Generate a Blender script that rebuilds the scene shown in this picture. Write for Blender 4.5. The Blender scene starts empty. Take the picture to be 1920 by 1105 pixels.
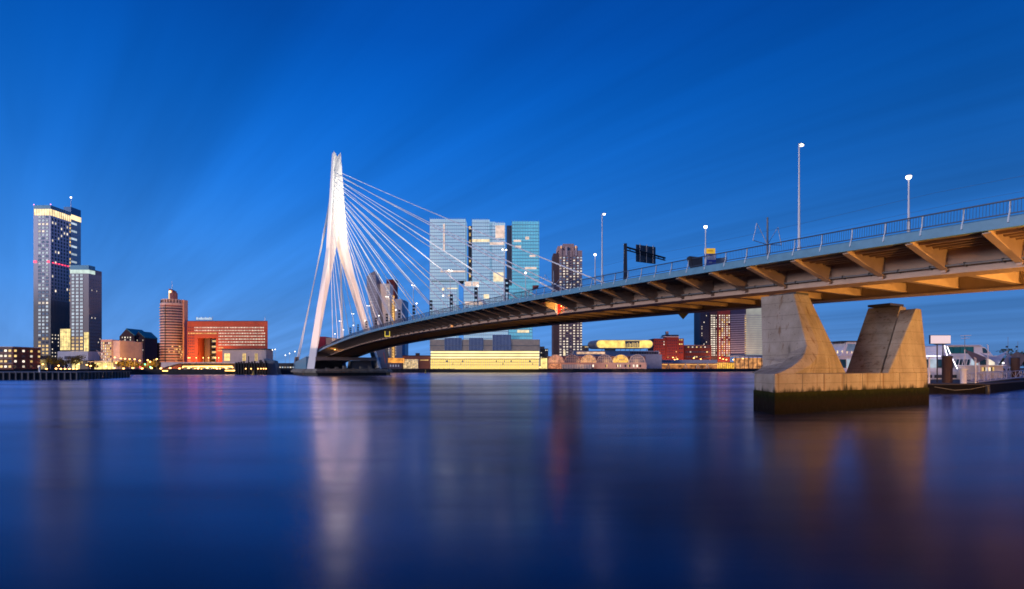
import bpy, math, random
from mathutils import Vector, Matrix
R = math.radians
rnd = random.Random(7)
sc = bpy.context.scene
COL = sc.collection

# ------------------------------------------------------------------ camera
CAM_H = 4.6
FOC = 1000.0          # focal length in photograph pixels (1920 wide)
HOR = 690.0           # photograph row of the horizon
cam_data = bpy.data.cameras.new('camera')
cam = bpy.data.objects.new('camera', cam_data)
COL.objects.link(cam)
cam.location = (0, 0, CAM_H)
cam.rotation_euler = (R(90), 0, 0)
cam_data.sensor_width = 36
cam_data.lens = 36 * FOC / 1920
cam_data.shift_y = (HOR - 552.5) / 1920
cam_data.clip_start = 0.5
cam_data.clip_end = 20000
sc.camera = cam

# ------------------------------------------------------------------ sky, sun, exposure
SUN_EL, SUN_AZ = 3.0, 238.0
w = bpy.data.worlds.new('World'); sc.world = w; w.use_nodes = True
nt = w.node_tree; nt.nodes.clear()
def N(tree, t, **kw):
    n = tree.nodes.new(t)
    for k, v in kw.items():
        if k.startswith('i_'):
            key = k[2:]
            n.inputs[int(key) if key.isdigit() else key].default_value = v
        else:
            setattr(n, k, v)
    return n
def ramp(n, stops):
    e = n.color_ramp.elements
    while len(e) < len(stops): e.new(0.5)
    for el, (p, c) in zip(e, stops):
        el.position = p; el.color = (*c, 1) if len(c) == 3 else c
L = nt.links.new
sky = N(nt, 'ShaderNodeTexSky', sky_type='NISHITA', sun_disc=False)
sky.sun_elevation = R(SUN_EL); sky.sun_rotation = R(SUN_AZ)
sky.altitude = 0; sky.air_density = 1.0; sky.dust_density = 0.3; sky.ozone_density = 6.0
tc = N(nt, 'ShaderNodeTexCoord')
sep = N(nt, 'ShaderNodeSeparateXYZ'); L(tc.outputs['Generated'], sep.inputs[0])
elev = N(nt, 'ShaderNodeMath', operation='ARCSINE'); L(sep.outputs['Z'], elev.inputs[0])
mr = N(nt, 'ShaderNodeMapRange'); mr.inputs['From Min'].default_value = 0; mr.inputs['From Max'].default_value = R(60)
L(elev.outputs[0], mr.inputs['Value'])
dusk = N(nt, 'ShaderNodeValToRGB'); dusk.color_ramp.interpolation = 'B_SPLINE'
ramp(dusk, [(0.0, (0.14, 0.33, 0.74)), (0.13, (0.050, 0.26, 0.76)), (0.30, (0.004, 0.155, 0.66)),
            (0.52, (0.0005, 0.076, 0.44)), (1.0, (0.0005, 0.024, 0.20))])
L(mr.outputs[0], dusk.inputs[0])
# long-exposure cloud streaks: noise drawn out along one direction of the cloud layer
cl = N(nt, 'ShaderNodeVectorMath', operation='DIVIDE')
zz = N(nt, 'ShaderNodeMath', operation='ADD', i_1=0.12)
zc = N(nt, 'ShaderNodeMath', operation='MAXIMUM', i_1=0.0); L(sep.outputs['Z'], zc.inputs[0]); L(zc.outputs[0], zz.inputs[0])
cb = N(nt, 'ShaderNodeCombineXYZ')
for i in range(3): L(zz.outputs[0], cb.inputs[i])
L(tc.outputs['Generated'], cl.inputs[0]); L(cb.outputs[0], cl.inputs[1])
mp = N(nt, 'ShaderNodeMapping'); mp.vector_type = 'TEXTURE'; mp.inputs['Rotation'].default_value = (0, 0, R(44)); mp.inputs['Scale'].default_value = (0.34, 5.0, 1.0)
L(cl.outputs[0], mp.inputs['Vector'])
no = N(nt, 'ShaderNodeTexNoise', i_Scale=1.0, i_Detail=4.5, i_Roughness=0.55); L(mp.outputs[0], no.inputs['Vector'])
st = N(nt, 'ShaderNodeMapRange'); st.inputs['From Min'].default_value = 0.30; st.inputs['From Max'].default_value = 0.74
st.inputs['To Min'].default_value = 0.82; st.inputs['To Max'].default_value = 1.21; L(no.outputs[0], st.inputs['Value'])
gl = N(nt, 'ShaderNodeVectorMath', operation='DOT_PRODUCT'); gl.inputs[1].default_value = Vector((-0.30, 0.93, 0.20)).normalized()
L(tc.outputs['Generated'], gl.inputs[0])
gr = N(nt, 'ShaderNodeMapRange'); gr.inputs['From Min'].default_value = 0.55; gr.inputs['From Max'].default_value = 1.0
gr.inputs['To Min'].default_value = 0.68; gr.inputs['To Max'].default_value = 1.02; L(gl.outputs['Value'], gr.inputs['Value'])
gm = N(nt, 'ShaderNodeMath', operation='MULTIPLY'); L(gr.outputs[0], gm.inputs[0]); L(st.outputs[0], gm.inputs[1])
mul = N(nt, 'ShaderNodeVectorMath', operation='SCALE'); L(dusk.outputs[0], mul.inputs[0]); L(gm.outputs[0], mul.inputs['Scale'])
# a little of the physical twilight sky on top, brightest where the sun has set (behind the camera)
sk2 = N(nt, 'ShaderNodeVectorMath', operation='SCALE'); sk2.inputs['Scale'].default_value = 0.003
L(sky.outputs[0], sk2.inputs[0])
add = N(nt, 'ShaderNodeVectorMath', operation='ADD'); L(mul.outputs[0], add.inputs[0]); L(sk2.outputs[0], add.inputs[1])
bg = N(nt, 'ShaderNodeBackground'); bg.inputs['Strength'].default_value = 1.0
L(add.outputs[0], bg.inputs['Color'])
wo = N(nt, 'ShaderNodeOutputWorld'); L(bg.outputs[0], wo.inputs['Surface'])

sun_d = bpy.data.lights.new('sun', 'SUN'); sun_d.energy = 1.7; sun_d.angle = R(14); sun_d.color = (1.0, 0.87, 0.90)
sun = bpy.data.objects.new('sun', sun_d); COL.objects.link(sun)
_sd = Vector((math.sin(R(SUN_AZ)), math.cos(R(SUN_AZ)), 0.16)).normalized()
sun.rotation_euler = (-_sd).to_track_quat('-Z', 'Y').to_euler()

sc.view_settings.view_transform = 'Standard'; sc.view_settings.look = 'None'
sc.view_settings.exposure = 0.0; sc.view_settings.gamma = 1.0; sc.view_settings.use_curve_mapping = False
sc.render.engine = 'CYCLES'
sc.cycles.use_denoising = True; sc.cycles.use_adaptive_sampling = False; sc.cycles.filter_width = 1.7; sc.cycles.sample_clamp_direct = 4.5
sc.cycles.max_bounces = 5; sc.cycles.diffuse_bounces = 2; sc.cycles.glossy_bounces = 3
sc.cycles.transparent_max_bounces = 6
sc.cycles.sample_clamp_indirect = 10.0
sc.cycles.caustics_reflective = False; sc.cycles.caustics_refractive = False

# ------------------------------------------------------------------ materials
MATS = {}
def mat(name, col, rough=0.6, metal=0.0, var=0.12, scale=0.3, bump=0.0, spec=0.5, streak=False):
    """painted / mineral surface: base colour with noise wear, optional relief"""
    if name in MATS: return MATS[name]
    m = bpy.data.materials.new(name); m.use_nodes = True; t = m.node_tree
    b = t.nodes['Principled BSDF']
    b.inputs['Roughness'].default_value = rough; b.inputs['Metallic'].default_value = metal
    b.inputs['Specular IOR Level'].default_value = spec
    c = N(t, 'ShaderNodeTexCoord'); src = c.outputs['Object']
    if streak:
        k = N(t, 'ShaderNodeMapping'); k.inputs['Scale'].default_value = (1, 1, 0.12)
        t.links.new(src, k.inputs[0]); src = k.outputs[0]
    n = N(t, 'ShaderNodeTexNoise', i_Scale=scale, i_Detail=6.0, i_Roughness=0.6); t.links.new(src, n.inputs['Vector'])
    cr = N(t, 'ShaderNodeValToRGB')
    ramp(cr, [(0.3, tuple(x * (1 - var) for x in col)), (0.7, tuple(min(1, x * (1 + var)) for x in col))])
    t.links.new(n.outputs[0], cr.inputs[0]); t.links.new(cr.outputs[0], b.inputs['Base Color'])
    if bump:
        bp = N(t, 'ShaderNodeBump', i_Strength=bump, i_Distance=0.05); t.links.new(n.outputs[0], bp.inputs['Height'])
        t.links.new(bp.outputs[0], b.inputs['Normal'])
    MATS[name] = m; return m
def emit(name, col, strength, var=0.0, sample=False, objrand=0.0, scale=0.6, dark=(0.02, 0.02, 0.03)):
    """things that give off light: lamps and lit rooms behind glass"""
    if name in MATS: return MATS[name]
    m = bpy.data.materials.new(name); m.use_nodes = True; t = m.node_tree
    b = t.nodes['Principled BSDF']; b.inputs['Base Color'].default_value = (*dark, 1); b.inputs['Roughness'].default_value = 0.3
    b.inputs['Emission Color'].default_value = (*col, 1)
    val = None
    if objrand:
        oi = N(t, 'ShaderNodeObjectInfo')
        r = N(t, 'ShaderNodeMapRange'); r.inputs['To Min'].default_value = 1 - objrand; r.inputs['To Max'].default_value = 1 + objrand * 0.6
        t.links.new(oi.outputs['Random'], r.inputs['Value']); val = r.outputs[0]
    if var:
        c = N(t, 'ShaderNodeTexCoord'); n = N(t, 'ShaderNodeTexNoise', i_Scale=scale, i_Detail=3.0)
        t.links.new(c.outputs['Object'], n.inputs['Vector'])
        r2 = N(t, 'ShaderNodeMapRange'); r2.inputs['From Min'].default_value = 0.3; r2.inputs['From Max'].default_value = 0.7
        r2.inputs['To Min'].default_value = 1 - var; r2.inputs['To Max'].default_value = 1 + var
        t.links.new(n.outputs[0], r2.inputs['Value'])
        if val:
            k = N(t, 'ShaderNodeMath', operation='MULTIPLY'); t.links.new(val, k.inputs[0]); t.links.new(r2.outputs[0], k.inputs[1]); val = k.outputs[0]
        else: val = r2.outputs[0]
    if val:
        k = N(t, 'ShaderNodeMath', operation='MULTIPLY', i_1=strength); t.links.new(val, k.inputs[0]); t.links.new(k.outputs[0], b.inputs['Emission Strength'])
    else: b.inputs['Emission Strength'].default_value = strength
    if not sample: m.cycles.emission_sampling = 'NONE'
    MATS[name] = m; return m
def glass(name, col, rough=0.15, metal=0.35):
    m = mat(name, col, rough=rough, metal=metal, var=0.25, scale=0.15, spec=0.8); return m
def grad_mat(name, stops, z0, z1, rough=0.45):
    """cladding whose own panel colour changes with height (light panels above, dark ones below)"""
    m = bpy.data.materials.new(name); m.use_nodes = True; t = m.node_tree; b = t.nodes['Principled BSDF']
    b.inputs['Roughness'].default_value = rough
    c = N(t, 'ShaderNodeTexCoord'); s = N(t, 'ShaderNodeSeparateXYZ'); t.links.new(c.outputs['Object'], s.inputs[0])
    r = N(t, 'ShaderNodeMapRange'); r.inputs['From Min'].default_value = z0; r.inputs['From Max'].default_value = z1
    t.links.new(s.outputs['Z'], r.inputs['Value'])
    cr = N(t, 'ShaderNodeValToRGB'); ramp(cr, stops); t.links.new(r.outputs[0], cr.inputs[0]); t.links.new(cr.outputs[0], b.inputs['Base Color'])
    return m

# ------------------------------------------------------------------ mesh helpers
ORG = {}
def org(o): return ORG.get(o.name, Vector((0, 0, 0))) if o else Vector((0, 0, 0))
def tag(o, label=None, cat=None, group=None, kind=None):
    if label: o['label'] = label
    if cat: o['category'] = cat
    if group: o['group'] = group
    if kind: o['kind'] = kind
    return o
def thing(name, label, cat, loc=(0, 0, 0), group=None):
    o = bpy.data.objects.new(name, None); COL.objects.link(o); o.location = loc; o.empty_display_size = 0.5
    ORG[o.name] = Vector(loc); return tag(o, label, cat, group)
class MB:
    def __init__(s): s.v = []; s.f = []; s.m = []; s.mi = 0
    def add(s, vs, fs):
        k = len(s.v); s.v += [tuple(p) for p in vs]
        for f in fs: s.f.append(tuple(i + k for i in f)); s.m.append(s.mi)
        return s
    def box(s, x0, x1, y0, y1, z0, z1):
        return s.add([(x0,y0,z0),(x1,y0,z0),(x1,y1,z0),(x0,y1,z0),(x0,y0,z1),(x1,y0,z1),(x1,y1,z1),(x0,y1,z1)],
                     [(3,2,1,0),(4,5,6,7),(0,1,5,4),(1,2,6,5),(2,3,7,6),(3,0,4,7)])
    def hexa(s, b, t):          # 4 bottom + 4 top points
        return s.add(list(b) + list(t), [(3,2,1,0),(4,5,6,7),(0,1,5,4),(1,2,6,5),(2,3,7,6),(3,0,4,7)])
    def prism(s, pts, z0, z1):  # plan polygon (ccw)
        n = len(pts)
        return s.add([(x,y,z0) for x,y in pts] + [(x,y,z1) for x,y in pts],
                     [tuple(range(n-1,-1,-1)), tuple(range(n,2*n))] + [(i,(i+1)%n,n+(i+1)%n,n+i) for i in range(n)])
    def ext(s, pts, off):       # 3d polygon extruded by a vector
        n = len(pts); off = Vector(off)
        return s.add([Vector(p) for p in pts] + [Vector(p) + off for p in pts],
                     [tuple(range(n-1,-1,-1)), tuple(range(n,2*n))] + [(i,(i+1)%n,n+(i+1)%n,n+i) for i in range(n)])
    def tube(s, p0, p1, r0, r1=None, n=6, cap=True):
        p0 = Vector(p0); p1 = Vector(p1); r1 = r0 if r1 is None else r1
        d = (p1 - p0).normalized(); u = d.orthogonal().normalized(); v = d.cross(u)
        vs = []
        for p, r in ((p0, r0), (p1, r1)):
            for i in range(n):
                a = 2*math.pi*i/n; vs.append(p + (u*math.cos(a) + v*math.sin(a))*r)
        fs = [(i,(i+1)%n,n+(i+1)%n,n+i) for i in range(n)]
        if cap: fs += [tuple(range(n-1,-1,-1)), tuple(range(n,2*n))]
        return s.add(vs, fs)
    def path(s, pts, r, n=6):
        for a, b in zip(pts[:-1], pts[1:]): s.tube(a, b, r, n=n)
        return s
    def loft(s, rings, cap=True):
        n = len(rings[0]); vs = [p for r in rings for p in r]; fs = []
        for k in range(len(rings)-1):
            for i in range(n):
                j = (i+1) % n; fs.append((k*n+i, k*n+j, (k+1)*n+j, (k+1)*n+i))
        if cap: fs += [tuple(range(n-1,-1,-1)), tuple(range((len(rings)-1)*n, len(rings)*n))]
        return s.add(vs, fs)
    def lathe(s, c, prof, n=16):   # prof [(r,z)]
        rings = [[(c[0]+r*math.cos(2*math.pi*i/n), c[1]+r*math.sin(2*math.pi*i/n), z) for i in range(n)] for r, z in prof]
        return s.loft(rings)
    def build(s, name, mats, parent=None, smooth=False, mesh_only=False):
        o0 = org(parent)
        me = bpy.data.meshes.new(name); me.from_pydata([Vector(p) - o0 for p in s.v], [], s.f)
        for m in (mats if isinstance(mats, (list, tuple)) else [mats]): me.materials.append(m)
        if any(s.m): me.polygons.foreach_set('material_index', s.m)
        if smooth: me.polygons.foreach_set('use_smooth', [True]*len(s.f))
        me.update()
        if mesh_only: return me
        o = bpy.data.objects.new(name, me); COL.objects.link(o)
        if parent: o.parent = parent; ORG[o.name] = o0
        return o
def inst(name, me, parent, loc, rot=(0, 0, 0), scale=None):
    o = bpy.data.objects.new(name, me); COL.objects.link(o); o.parent = parent
    o.location = Vector(loc) - org(parent); o.rotation_euler = rot
    if scale: o.scale = scale
    ORG[o.name] = org(parent)
    return o
def X(px, Y): return (px - 960) / FOC * Y       # photograph column at a depth
def Z(py, Y): return CAM_H + (HOR - py) / FOC * Y
ORD = ['first','second','third','fourth','fifth','sixth','seventh','eighth','ninth','tenth','eleventh','twelfth','thirteenth',
       'fourteenth','fifteenth','sixteenth','seventeenth','eighteenth','nineteenth','twentieth','twenty-first','twenty-second',
       'twenty-third','twenty-fourth','twenty-fifth','twenty-sixth']

# windows: a raised frame round a pane set back inside it; alike ones share a mesh
WMESH = {}
def win_mesh(wd, ht, frame, pane, bars=0):
    key = (round(wd,2), round(ht,2), frame.name, pane.name, bars)
    if key in WMESH: return WMESH[key]
    b = MB(); a, c = wd/2, ht/2; e = min(wd, ht)*0.10; d = 0.16
    o = [(-a,0,-c),(a,0,-c),(a,0,c),(-a,0,c)]; f = [(-a,-d,-c),(a,-d,-c),(a,-d,c),(-a,-d,c)]
    g = [(-a+e,-d,-c+e),(a-e,-d,-c+e),(a-e,-d,c-e),(-a+e,-d,c-e)]; h = [(p[0],-0.04,p[2]) for p in g]
    b.add(o+f+g+h, [(i,(i+1)%4,4+(i+1)%4,4+i) for i in range(4)] + [(4+i,4+(i+1)%4,8+(i+1)%4,8+i) for i in range(4)] + [(8+i,8+(i+1)%4,12+(i+1)%4,12+i) for i in range(4)])
    b.mi = 1; b.add(h, [(0,1,2,3)]); b.mi = 0
    for k in range(bars):
        x = -a+e + (2*a-2*e)*(k+1)/(bars+1); b.box(x-e*0.4, x+e*0.4, -d*0.9, -0.041, -c+e, c-e)
    me = b.build('window', [frame, pane], mesh_only=True); WMESH[key] = me; return me
WCOUNT = {}
ROT = {'f': 0.0, 'r': R(90), 'l': R(-90)}
def wins(par, face, fixed, us, zs, wd, ht, frame, pick, name='window', bars=0):
    """pick(i,j) -> pane material or None"""
    extra = {}
    for j, z in enumerate(zs):
        for i, u in enumerate(us):
            p = pick(i, j)
            if p is None: continue
            me = win_mesh(wd, ht, frame, p, bars)
            loc = (u, fixed, z) if face == 'f' else (fixed, u, z)
            WCOUNT[par.name] = WCOUNT.get(par.name, 0) + 1
            if WCOUNT[par.name] <= 300: inst(name, me, par, loc, (0, 0, ROT[face]))
            else: extra.setdefault(p.name, []).append(loc)
    for k, locs in extra.items():
        b = MB(); me = win_mesh(wd, ht, frame, MATS[k], bars); c, s = math.cos(ROT[face]), math.sin(ROT[face])
        for l in locs:
            base = len(b.v)
            for v in me.vertices: b.v.append((l[0]+v.co.x*c-v.co.y*s, l[1]+v.co.x*s+v.co.y*c, l[2]+v.co.z))
            for q in me.polygons: b.f.append(tuple(base+i for i in q.vertices)); b.m.append(q.material_index)
        tag(b.build('small_windows', [frame, MATS[k]], par), kind='stuff')
def lin(a, b, n): return [a + (b-a)*i/(n-1) for i in range(n)] if n > 1 else [(a+b)/2]
def bld(name, label, cat, x0, x1, y0, y1, z0, z1, m, wall='wall'):
    t = thing(name, label, cat, ((x0+x1)/2, y0, z0))
    b = MB().box(x0, x1, y0, y1, z0, z1).build(wall, m, t); return t
def part(par, name, m, *boxes):
    b = MB()
    for q in boxes: b.box(*q)
    return b.build(name, m, par)

def wash(par, loc, power, col, target):
    """lamp that washes a facade: a wide spot turned towards the wall it stands before"""
    d = bpy.data.lights.new('wash_light', 'SPOT'); d.energy = power; d.color = col; d.shadow_soft_size = 0.5; d.spot_size = R(150); d.spot_blend = 0.6
    o = bpy.data.objects.new('wash_light', d); COL.objects.link(o); o.parent = par; o.location = Vector(loc) - org(par)
    o.rotation_euler = (Vector(target) - Vector(loc)).to_track_quat('-Z', 'Y').to_euler(); return o
# shared materials
CONC = mat('concrete', (0.36, 0.33, 0.31), 0.8, var=0.25, scale=0.8, bump=0.3, streak=True)
WHITE = mat('white_paint', (0.78, 0.78, 0.78), 0.5, var=0.05)
STEELBLUE = mat('deck_paint', (0.13, 0.31, 0.44), 0.45, var=0.12, scale=1.2)
GIRDER = mat('girder_paint', (0.46, 0.33, 0.26), 0.55, var=0.12, scale=0.6)
DARK = mat('dark_metal', (0.03, 0.03, 0.035), 0.5)
GREYM = mat('grey_metal', (0.22, 0.23, 0.25), 0.45, metal=0.3)
PALE = mat('pale_render', (0.5, 0.48, 0.46), 0.7)
BRICK = mat('red_brick', (0.17, 0.055, 0.04), 0.85, var=0.2, scale=1.5)
BRICKD = mat('dark_brick', (0.06, 0.03, 0.03), 0.85, var=0.2, scale=1.5)
DGLASS = glass('dark_glass', (0.06, 0.08, 0.12))
BGLASS = glass('blue_glass', (0.30, 0.50, 0.62), 0.2, 0.1)
LIT_W = emit('lit_window_white', (1.0, 0.86, 0.68), 1.15, objrand=0.45, var=0.2)
LIT_Y = emit('lit_window_yellow', (1.0, 0.66, 0.22), 1.2, objrand=0.5, var=0.35, scale=1.2)
LIT_C = emit('lit_window_cool', (0.72, 0.86, 1.0), 0.75, objrand=0.35, var=0.2)
HALL = emit('lit_hall', (1.0, 0.76, 0.26), 1.25, var=0.5, scale=0.25)
LAMP_O = emit('sodium_lamp', (1.0, 0.45, 0.12), 10.0)
LAMP_W = emit('white_lamp', (1.0, 0.93, 0.80), 40.0, sample=True)
LAMP_R = emit('red_lamp', (1.0, 0.03, 0.05), 18.0)
FRAME = mat('window_frame', (0.16, 0.16, 0.18), 0.5)

# ------------------------------------------------------------------ river and banks
def water_mat():
    m = bpy.data.materials.new('river_water'); m.use_nodes = True; t = m.node_tree; b = t.nodes['Principled BSDF']
    b.inputs['Base Color'].default_value = (0.0005, 0.003, 0.018, 1); b.inputs['IOR'].default_value = 1.42
    c = N(t, 'ShaderNodeTexCoord')
    k = N(t, 'ShaderNodeMapping'); k.inputs['Scale'].default_value = (0.05, 0.35, 1); t.links.new(c.outputs['Object'], k.inputs[0])
    n = N(t, 'ShaderNodeTexNoise', i_Scale=1.0, i_Detail=5.0, i_Roughness=0.55); t.links.new(k.outputs[0], n.inputs['Vector'])
    r = N(t, 'ShaderNodeMapRange'); r.inputs['From Min'].default_value = 0.3; r.inputs['From Max'].default_value = 0.7
    r.inputs['To Min'].default_value = 0.19; r.inputs['To Max'].default_value = 0.27
    t.links.new(n.outputs[0], r.inputs['Value']); pass
    k2 = N(t, 'ShaderNodeMapping'); k2.inputs['Scale'].default_value = (0.12, 1.3, 1); k2.inputs['Rotation'].default_value = (0, 0, R(4)); t.links.new(c.outputs['Object'], k2.inputs[0])
    n2 = N(t, 'ShaderNodeTexNoise', i_Scale=1.0, i_Detail=4.0); t.links.new(k2.outputs[0], n2.inputs['Vector'])
    bp = N(t, 'ShaderNodeBump', i_Strength=0.05, i_Distance=0.06); t.links.new(n2.outputs[0], bp.inputs['Height']); pass
    # reflection capped below a mirror's (the surface is choppy) and tinted by the river's own blue-green
    fr = N(t, 'ShaderNodeFresnel', i_IOR=1.42); fm = N(t, 'ShaderNodeMath', operation='MULTIPLY', i_1=1.0); t.links.new(fr.outputs[0], fm.inputs[0])
    gs_ = N(t, 'ShaderNodeBsdfGlossy', distribution='GGX'); gs_.inputs['Color'].default_value = (0.72, 0.72, 0.98, 1)
    t.links.new(r.outputs[0], gs_.inputs['Roughness']); t.links.new(bp.outputs[0], gs_.inputs['Normal'])
    df = N(t, 'ShaderNodeBsdfDiffuse'); df.inputs['Color'].default_value = (0.0005, 0.003, 0.016, 1)
    mx = N(t, 'ShaderNodeMixShader'); k3 = N(t, 'ShaderNodeMapping'); k3.inputs['Scale'].default_value = (0.012, 0.05, 1); k3.inputs['Rotation'].default_value = (0, 0, R(9)); t.links.new(c.outputs['Object'], k3.inputs[0])
    n3 = N(t, 'ShaderNodeTexNoise', i_Scale=1.0, i_Detail=4.0, i_Distortion=0.6); t.links.new(k3.outputs[0], n3.inputs['Vector'])   # currents and wind patches
    r3 = N(t, 'ShaderNodeMapRange'); r3.inputs['From Min'].default_value = 0.3; r3.inputs['From Max'].default_value = 0.7; r3.inputs['To Min'].default_value = 0.68; r3.inputs['To Max'].default_value = 1.15; t.links.new(n3.outputs[0], r3.inputs['Value'])
    fp = N(t, 'ShaderNodeMath', operation='MULTIPLY'); t.links.new(fm.outputs[0], fp.inputs[0]); t.links.new(r3.outputs[0], fp.inputs[1])
    t.links.new(fp.outputs[0], mx.inputs[0]); t.links.new(df.outputs[0], mx.inputs[1]); t.links.new(gs_.outputs[0], mx.inputs[2])
    t.links.new(mx.outputs[0], t.nodes['Material Output'].inputs['Surface']); t.nodes.remove(b)
    return m
wt = MB().add([(-3000,-150,0),(3000,-150,0),(3000,5000,0),(-3000,5000,0)], [(0,1,2,3)]).build('river_water', water_mat()); tag(wt, kind='structure')

PAVE = mat('quay_paving', (0.16, 0.14, 0.13), 0.85, var=0.2, scale=0.2)
QWALL = mat('quay_wall_stone', (0.035, 0.035, 0.035), 0.85, var=0.4, scale=0.5, bump=0.4)
bank = [(-2500,300),(-290,300),(-262,376),(-205,383),(-178,430),(-140,505),(-75,528),(60,540),(150,575),(330,690),(620,840),(2500,1500),(2500,4500),(-2500,4500)]
b = MB(); n = len(bank)
b.add([(x,y,3.4) for x,y in bank], [tuple(range(n))]); land = b.build('south_bank_ground', PAVE); tag(land, kind='structure')
b = MB()
for (x0,y0),(x1,y1) in zip(bank[:11], bank[1:12]):
    d_ = Vector((x1-x0, y1-y0, 0)).normalized(); nrm = Vector((d_.y, -d_.x, 0))
    p0 = Vector((x0,y0,0)); p1 = Vector((x1,y1,0))
    b.hexa([p0+nrm*0.6+Vector((0,0,-1)), p1+nrm*0.6+Vector((0,0,-1)), p1+Vector((0,0,-1)), p0+Vector((0,0,-1))],
           [p0+nrm*0.6+Vector((0,0,3.7)), p1+nrm*0.6+Vector((0,0,3.7)), p1+Vector((0,0,3.7)), p0+Vector((0,0,3.7))])
qw = tag(b.build('quay_wall', QWALL), kind='structure')
# timber fender piles along the far quay
fm = MB().box(-0.25,0.25,-0.9,-0.55,-1,4.1).build('fender_pile', mat('fender_timber',(0.05,0.045,0.04),0.9), mesh_only=True)
for (x0,y0),(x1,y1) in zip(bank[5:10], bank[6:11]):
    ln = math.hypot(x1-x0,y1-y0); k = int(ln/5)
    for i in range(k):
        u = (i+0.5)/k; inst('fender_pile', fm, qw, (x0+(x1-x0)*u, y0+(y1-y0)*u, 0), (0,0,math.atan2(y1-y0,x1-x0)))
# near bank on which the photographer's side street lamps stand (beside and behind the camera)
nb = MB().prism([(-60,-140),(220,-140),(220,66),(76,48),(45,33),(32,12),(20,-6),(-60,-12)], -1, 2.9).build('north_bank_ground', PAVE); tag(nb, kind='structure')

# ------------------------------------------------------------------ the bridge
D_ = Vector((-0.4792, 0.8777, 0)); W_ = Vector((0.8777, 0.4792, 0)); E0 = Vector((-124.9, 339.0, 0))
YAW = math.atan2(W_.y, W_.x)
def deckz(s):
    u = s - 165; return 19.75 - (1.17e-4 if u > 0 else 1.9e-4) * u * u
def bp(s, a, z=None, dz=0.0):
    p = E0 - D_*s + W_*a; p.z = (deckz(s) if z is None else z) + dz; return p
S0, S1 = -90.0, 425.0
ST = [S0 + (S1-S0)*i/86 for i in range(87)]
bridge = thing('cable_stayed_bridge', 'long cable-stayed bridge with bent white pylon and blue-grey deck crossing the river', 'bridge', (E0.x, E0.y, 0))
def sweep(prof, st=ST):
    return [[bp(s, a, None, dz) for a, dz in prof] for s in st]
deck = MB().loft(sweep([(0.15,-0.72),(31.85,-0.72),(31.85,-0.10),(0.15,-0.10)])).build('deck', GIRDER, bridge)
MB().loft(sweep([(-0.28,-0.88),(0.14,-0.88),(0.14,0.02),(-0.10,0.02),(-0.28,-0.10)])).build('fascia', STEELBLUE, deck)
MB().loft(sweep([(31.86,-0.88),(32.28,-0.88),(32.28,-0.10),(31.86,0.02)])).build('fascia', STEELBLUE, deck)
ROAD = mat('road_asphalt', (0.05,0.05,0.052), 0.85)
MB().loft(sweep([(6.2,-0.098),(25.8,-0.098),(25.8,-0.03),(6.2,-0.03)])).build('carriageway', ROAD, deck)
MB().loft(sweep([(0.2,-0.098),(4.4,-0.098),(4.4,0.05),(0.2,0.05)])).build('footway', PAVE, deck)
MB().loft(sweep([(27.6,-0.098),(31.8,-0.098),(31.8,0.05),(27.6,0.05)])).build('footway', PAVE, deck)
for a0, a1 in ((6.9, 9.0), (23.0, 25.1)):
    g = MB().loft(sweep([(a0,-2.98),(a1,-2.98),(a1,-0.73),(a0,-0.73)])).build('box_girder', GIRDER, deck)
    MB().loft(sweep([(a0-0.45,-3.12),(a1+0.45,-3.12),(a1+0.45,-2.985),(a0-0.45,-2.985)])).build('bottom_flange', GIRDER, deck)
for a in (11.8, 14.5, 17.2, 20.0):   # longitudinal stiffeners under the deck plate
    MB().loft(sweep([(a,-1.05),(a+0.35,-1.05),(a+0.35,-0.73),(a,-0.73)])).build('stiffener', GIRDER, deck)
for a in (1.6, 2.8, 4.0, 5.2):
    MB().loft(sweep([(a,-0.98),(a+0.3,-0.98),(a+0.3,-0.73),(a,-0.73)])).build('stiffener', GIRDER, deck)
# cross ribs: tapered cantilever brackets outside the girders, deep cross beam between them
def rib_mesh():
    b = MB(); top = -0.725; th = 0.13
    for prof in ([(0.16,-0.95),(6.88,-2.75),(6.88,top),(0.16,top)], [(9.02,-2.72),(22.98,-2.72),(22.98,top),(9.02,top)], [(25.12,-2.75),(31.84,-0.95),(31.84,top),(25.12,top)]):
        b.ext([(a,-th,z) for a,z in prof], (0,2*th,0))
        (a0,z0),(a1,z1) = prof[0], prof[1]
        b.hexa([(a0,-0.28,z0-0.09),(a1,-0.28,z1-0.09),(a1,0.28,z1-0.09),(a0,0.28,z0-0.09)], [(a0,-0.28,z0-0.002),(a1,-0.28,z1-0.002),(a1,0.28,z1-0.002),(a0,0.28,z0-0.002)])
    b.box(6.3,6.87,-0.2,0.2,-2.98,-2.76)
    return b.build('cross_rib', GIRDER, mesh_only=True)
rm = rib_mesh(); s = 333.0 + 5.4*16
ribs = []
while s > -20:
    r_ = inst('cross_rib', rm, deck, bp(s, 0), (0,0,YAW)); ribs.append(s); s -= 5.4

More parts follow.
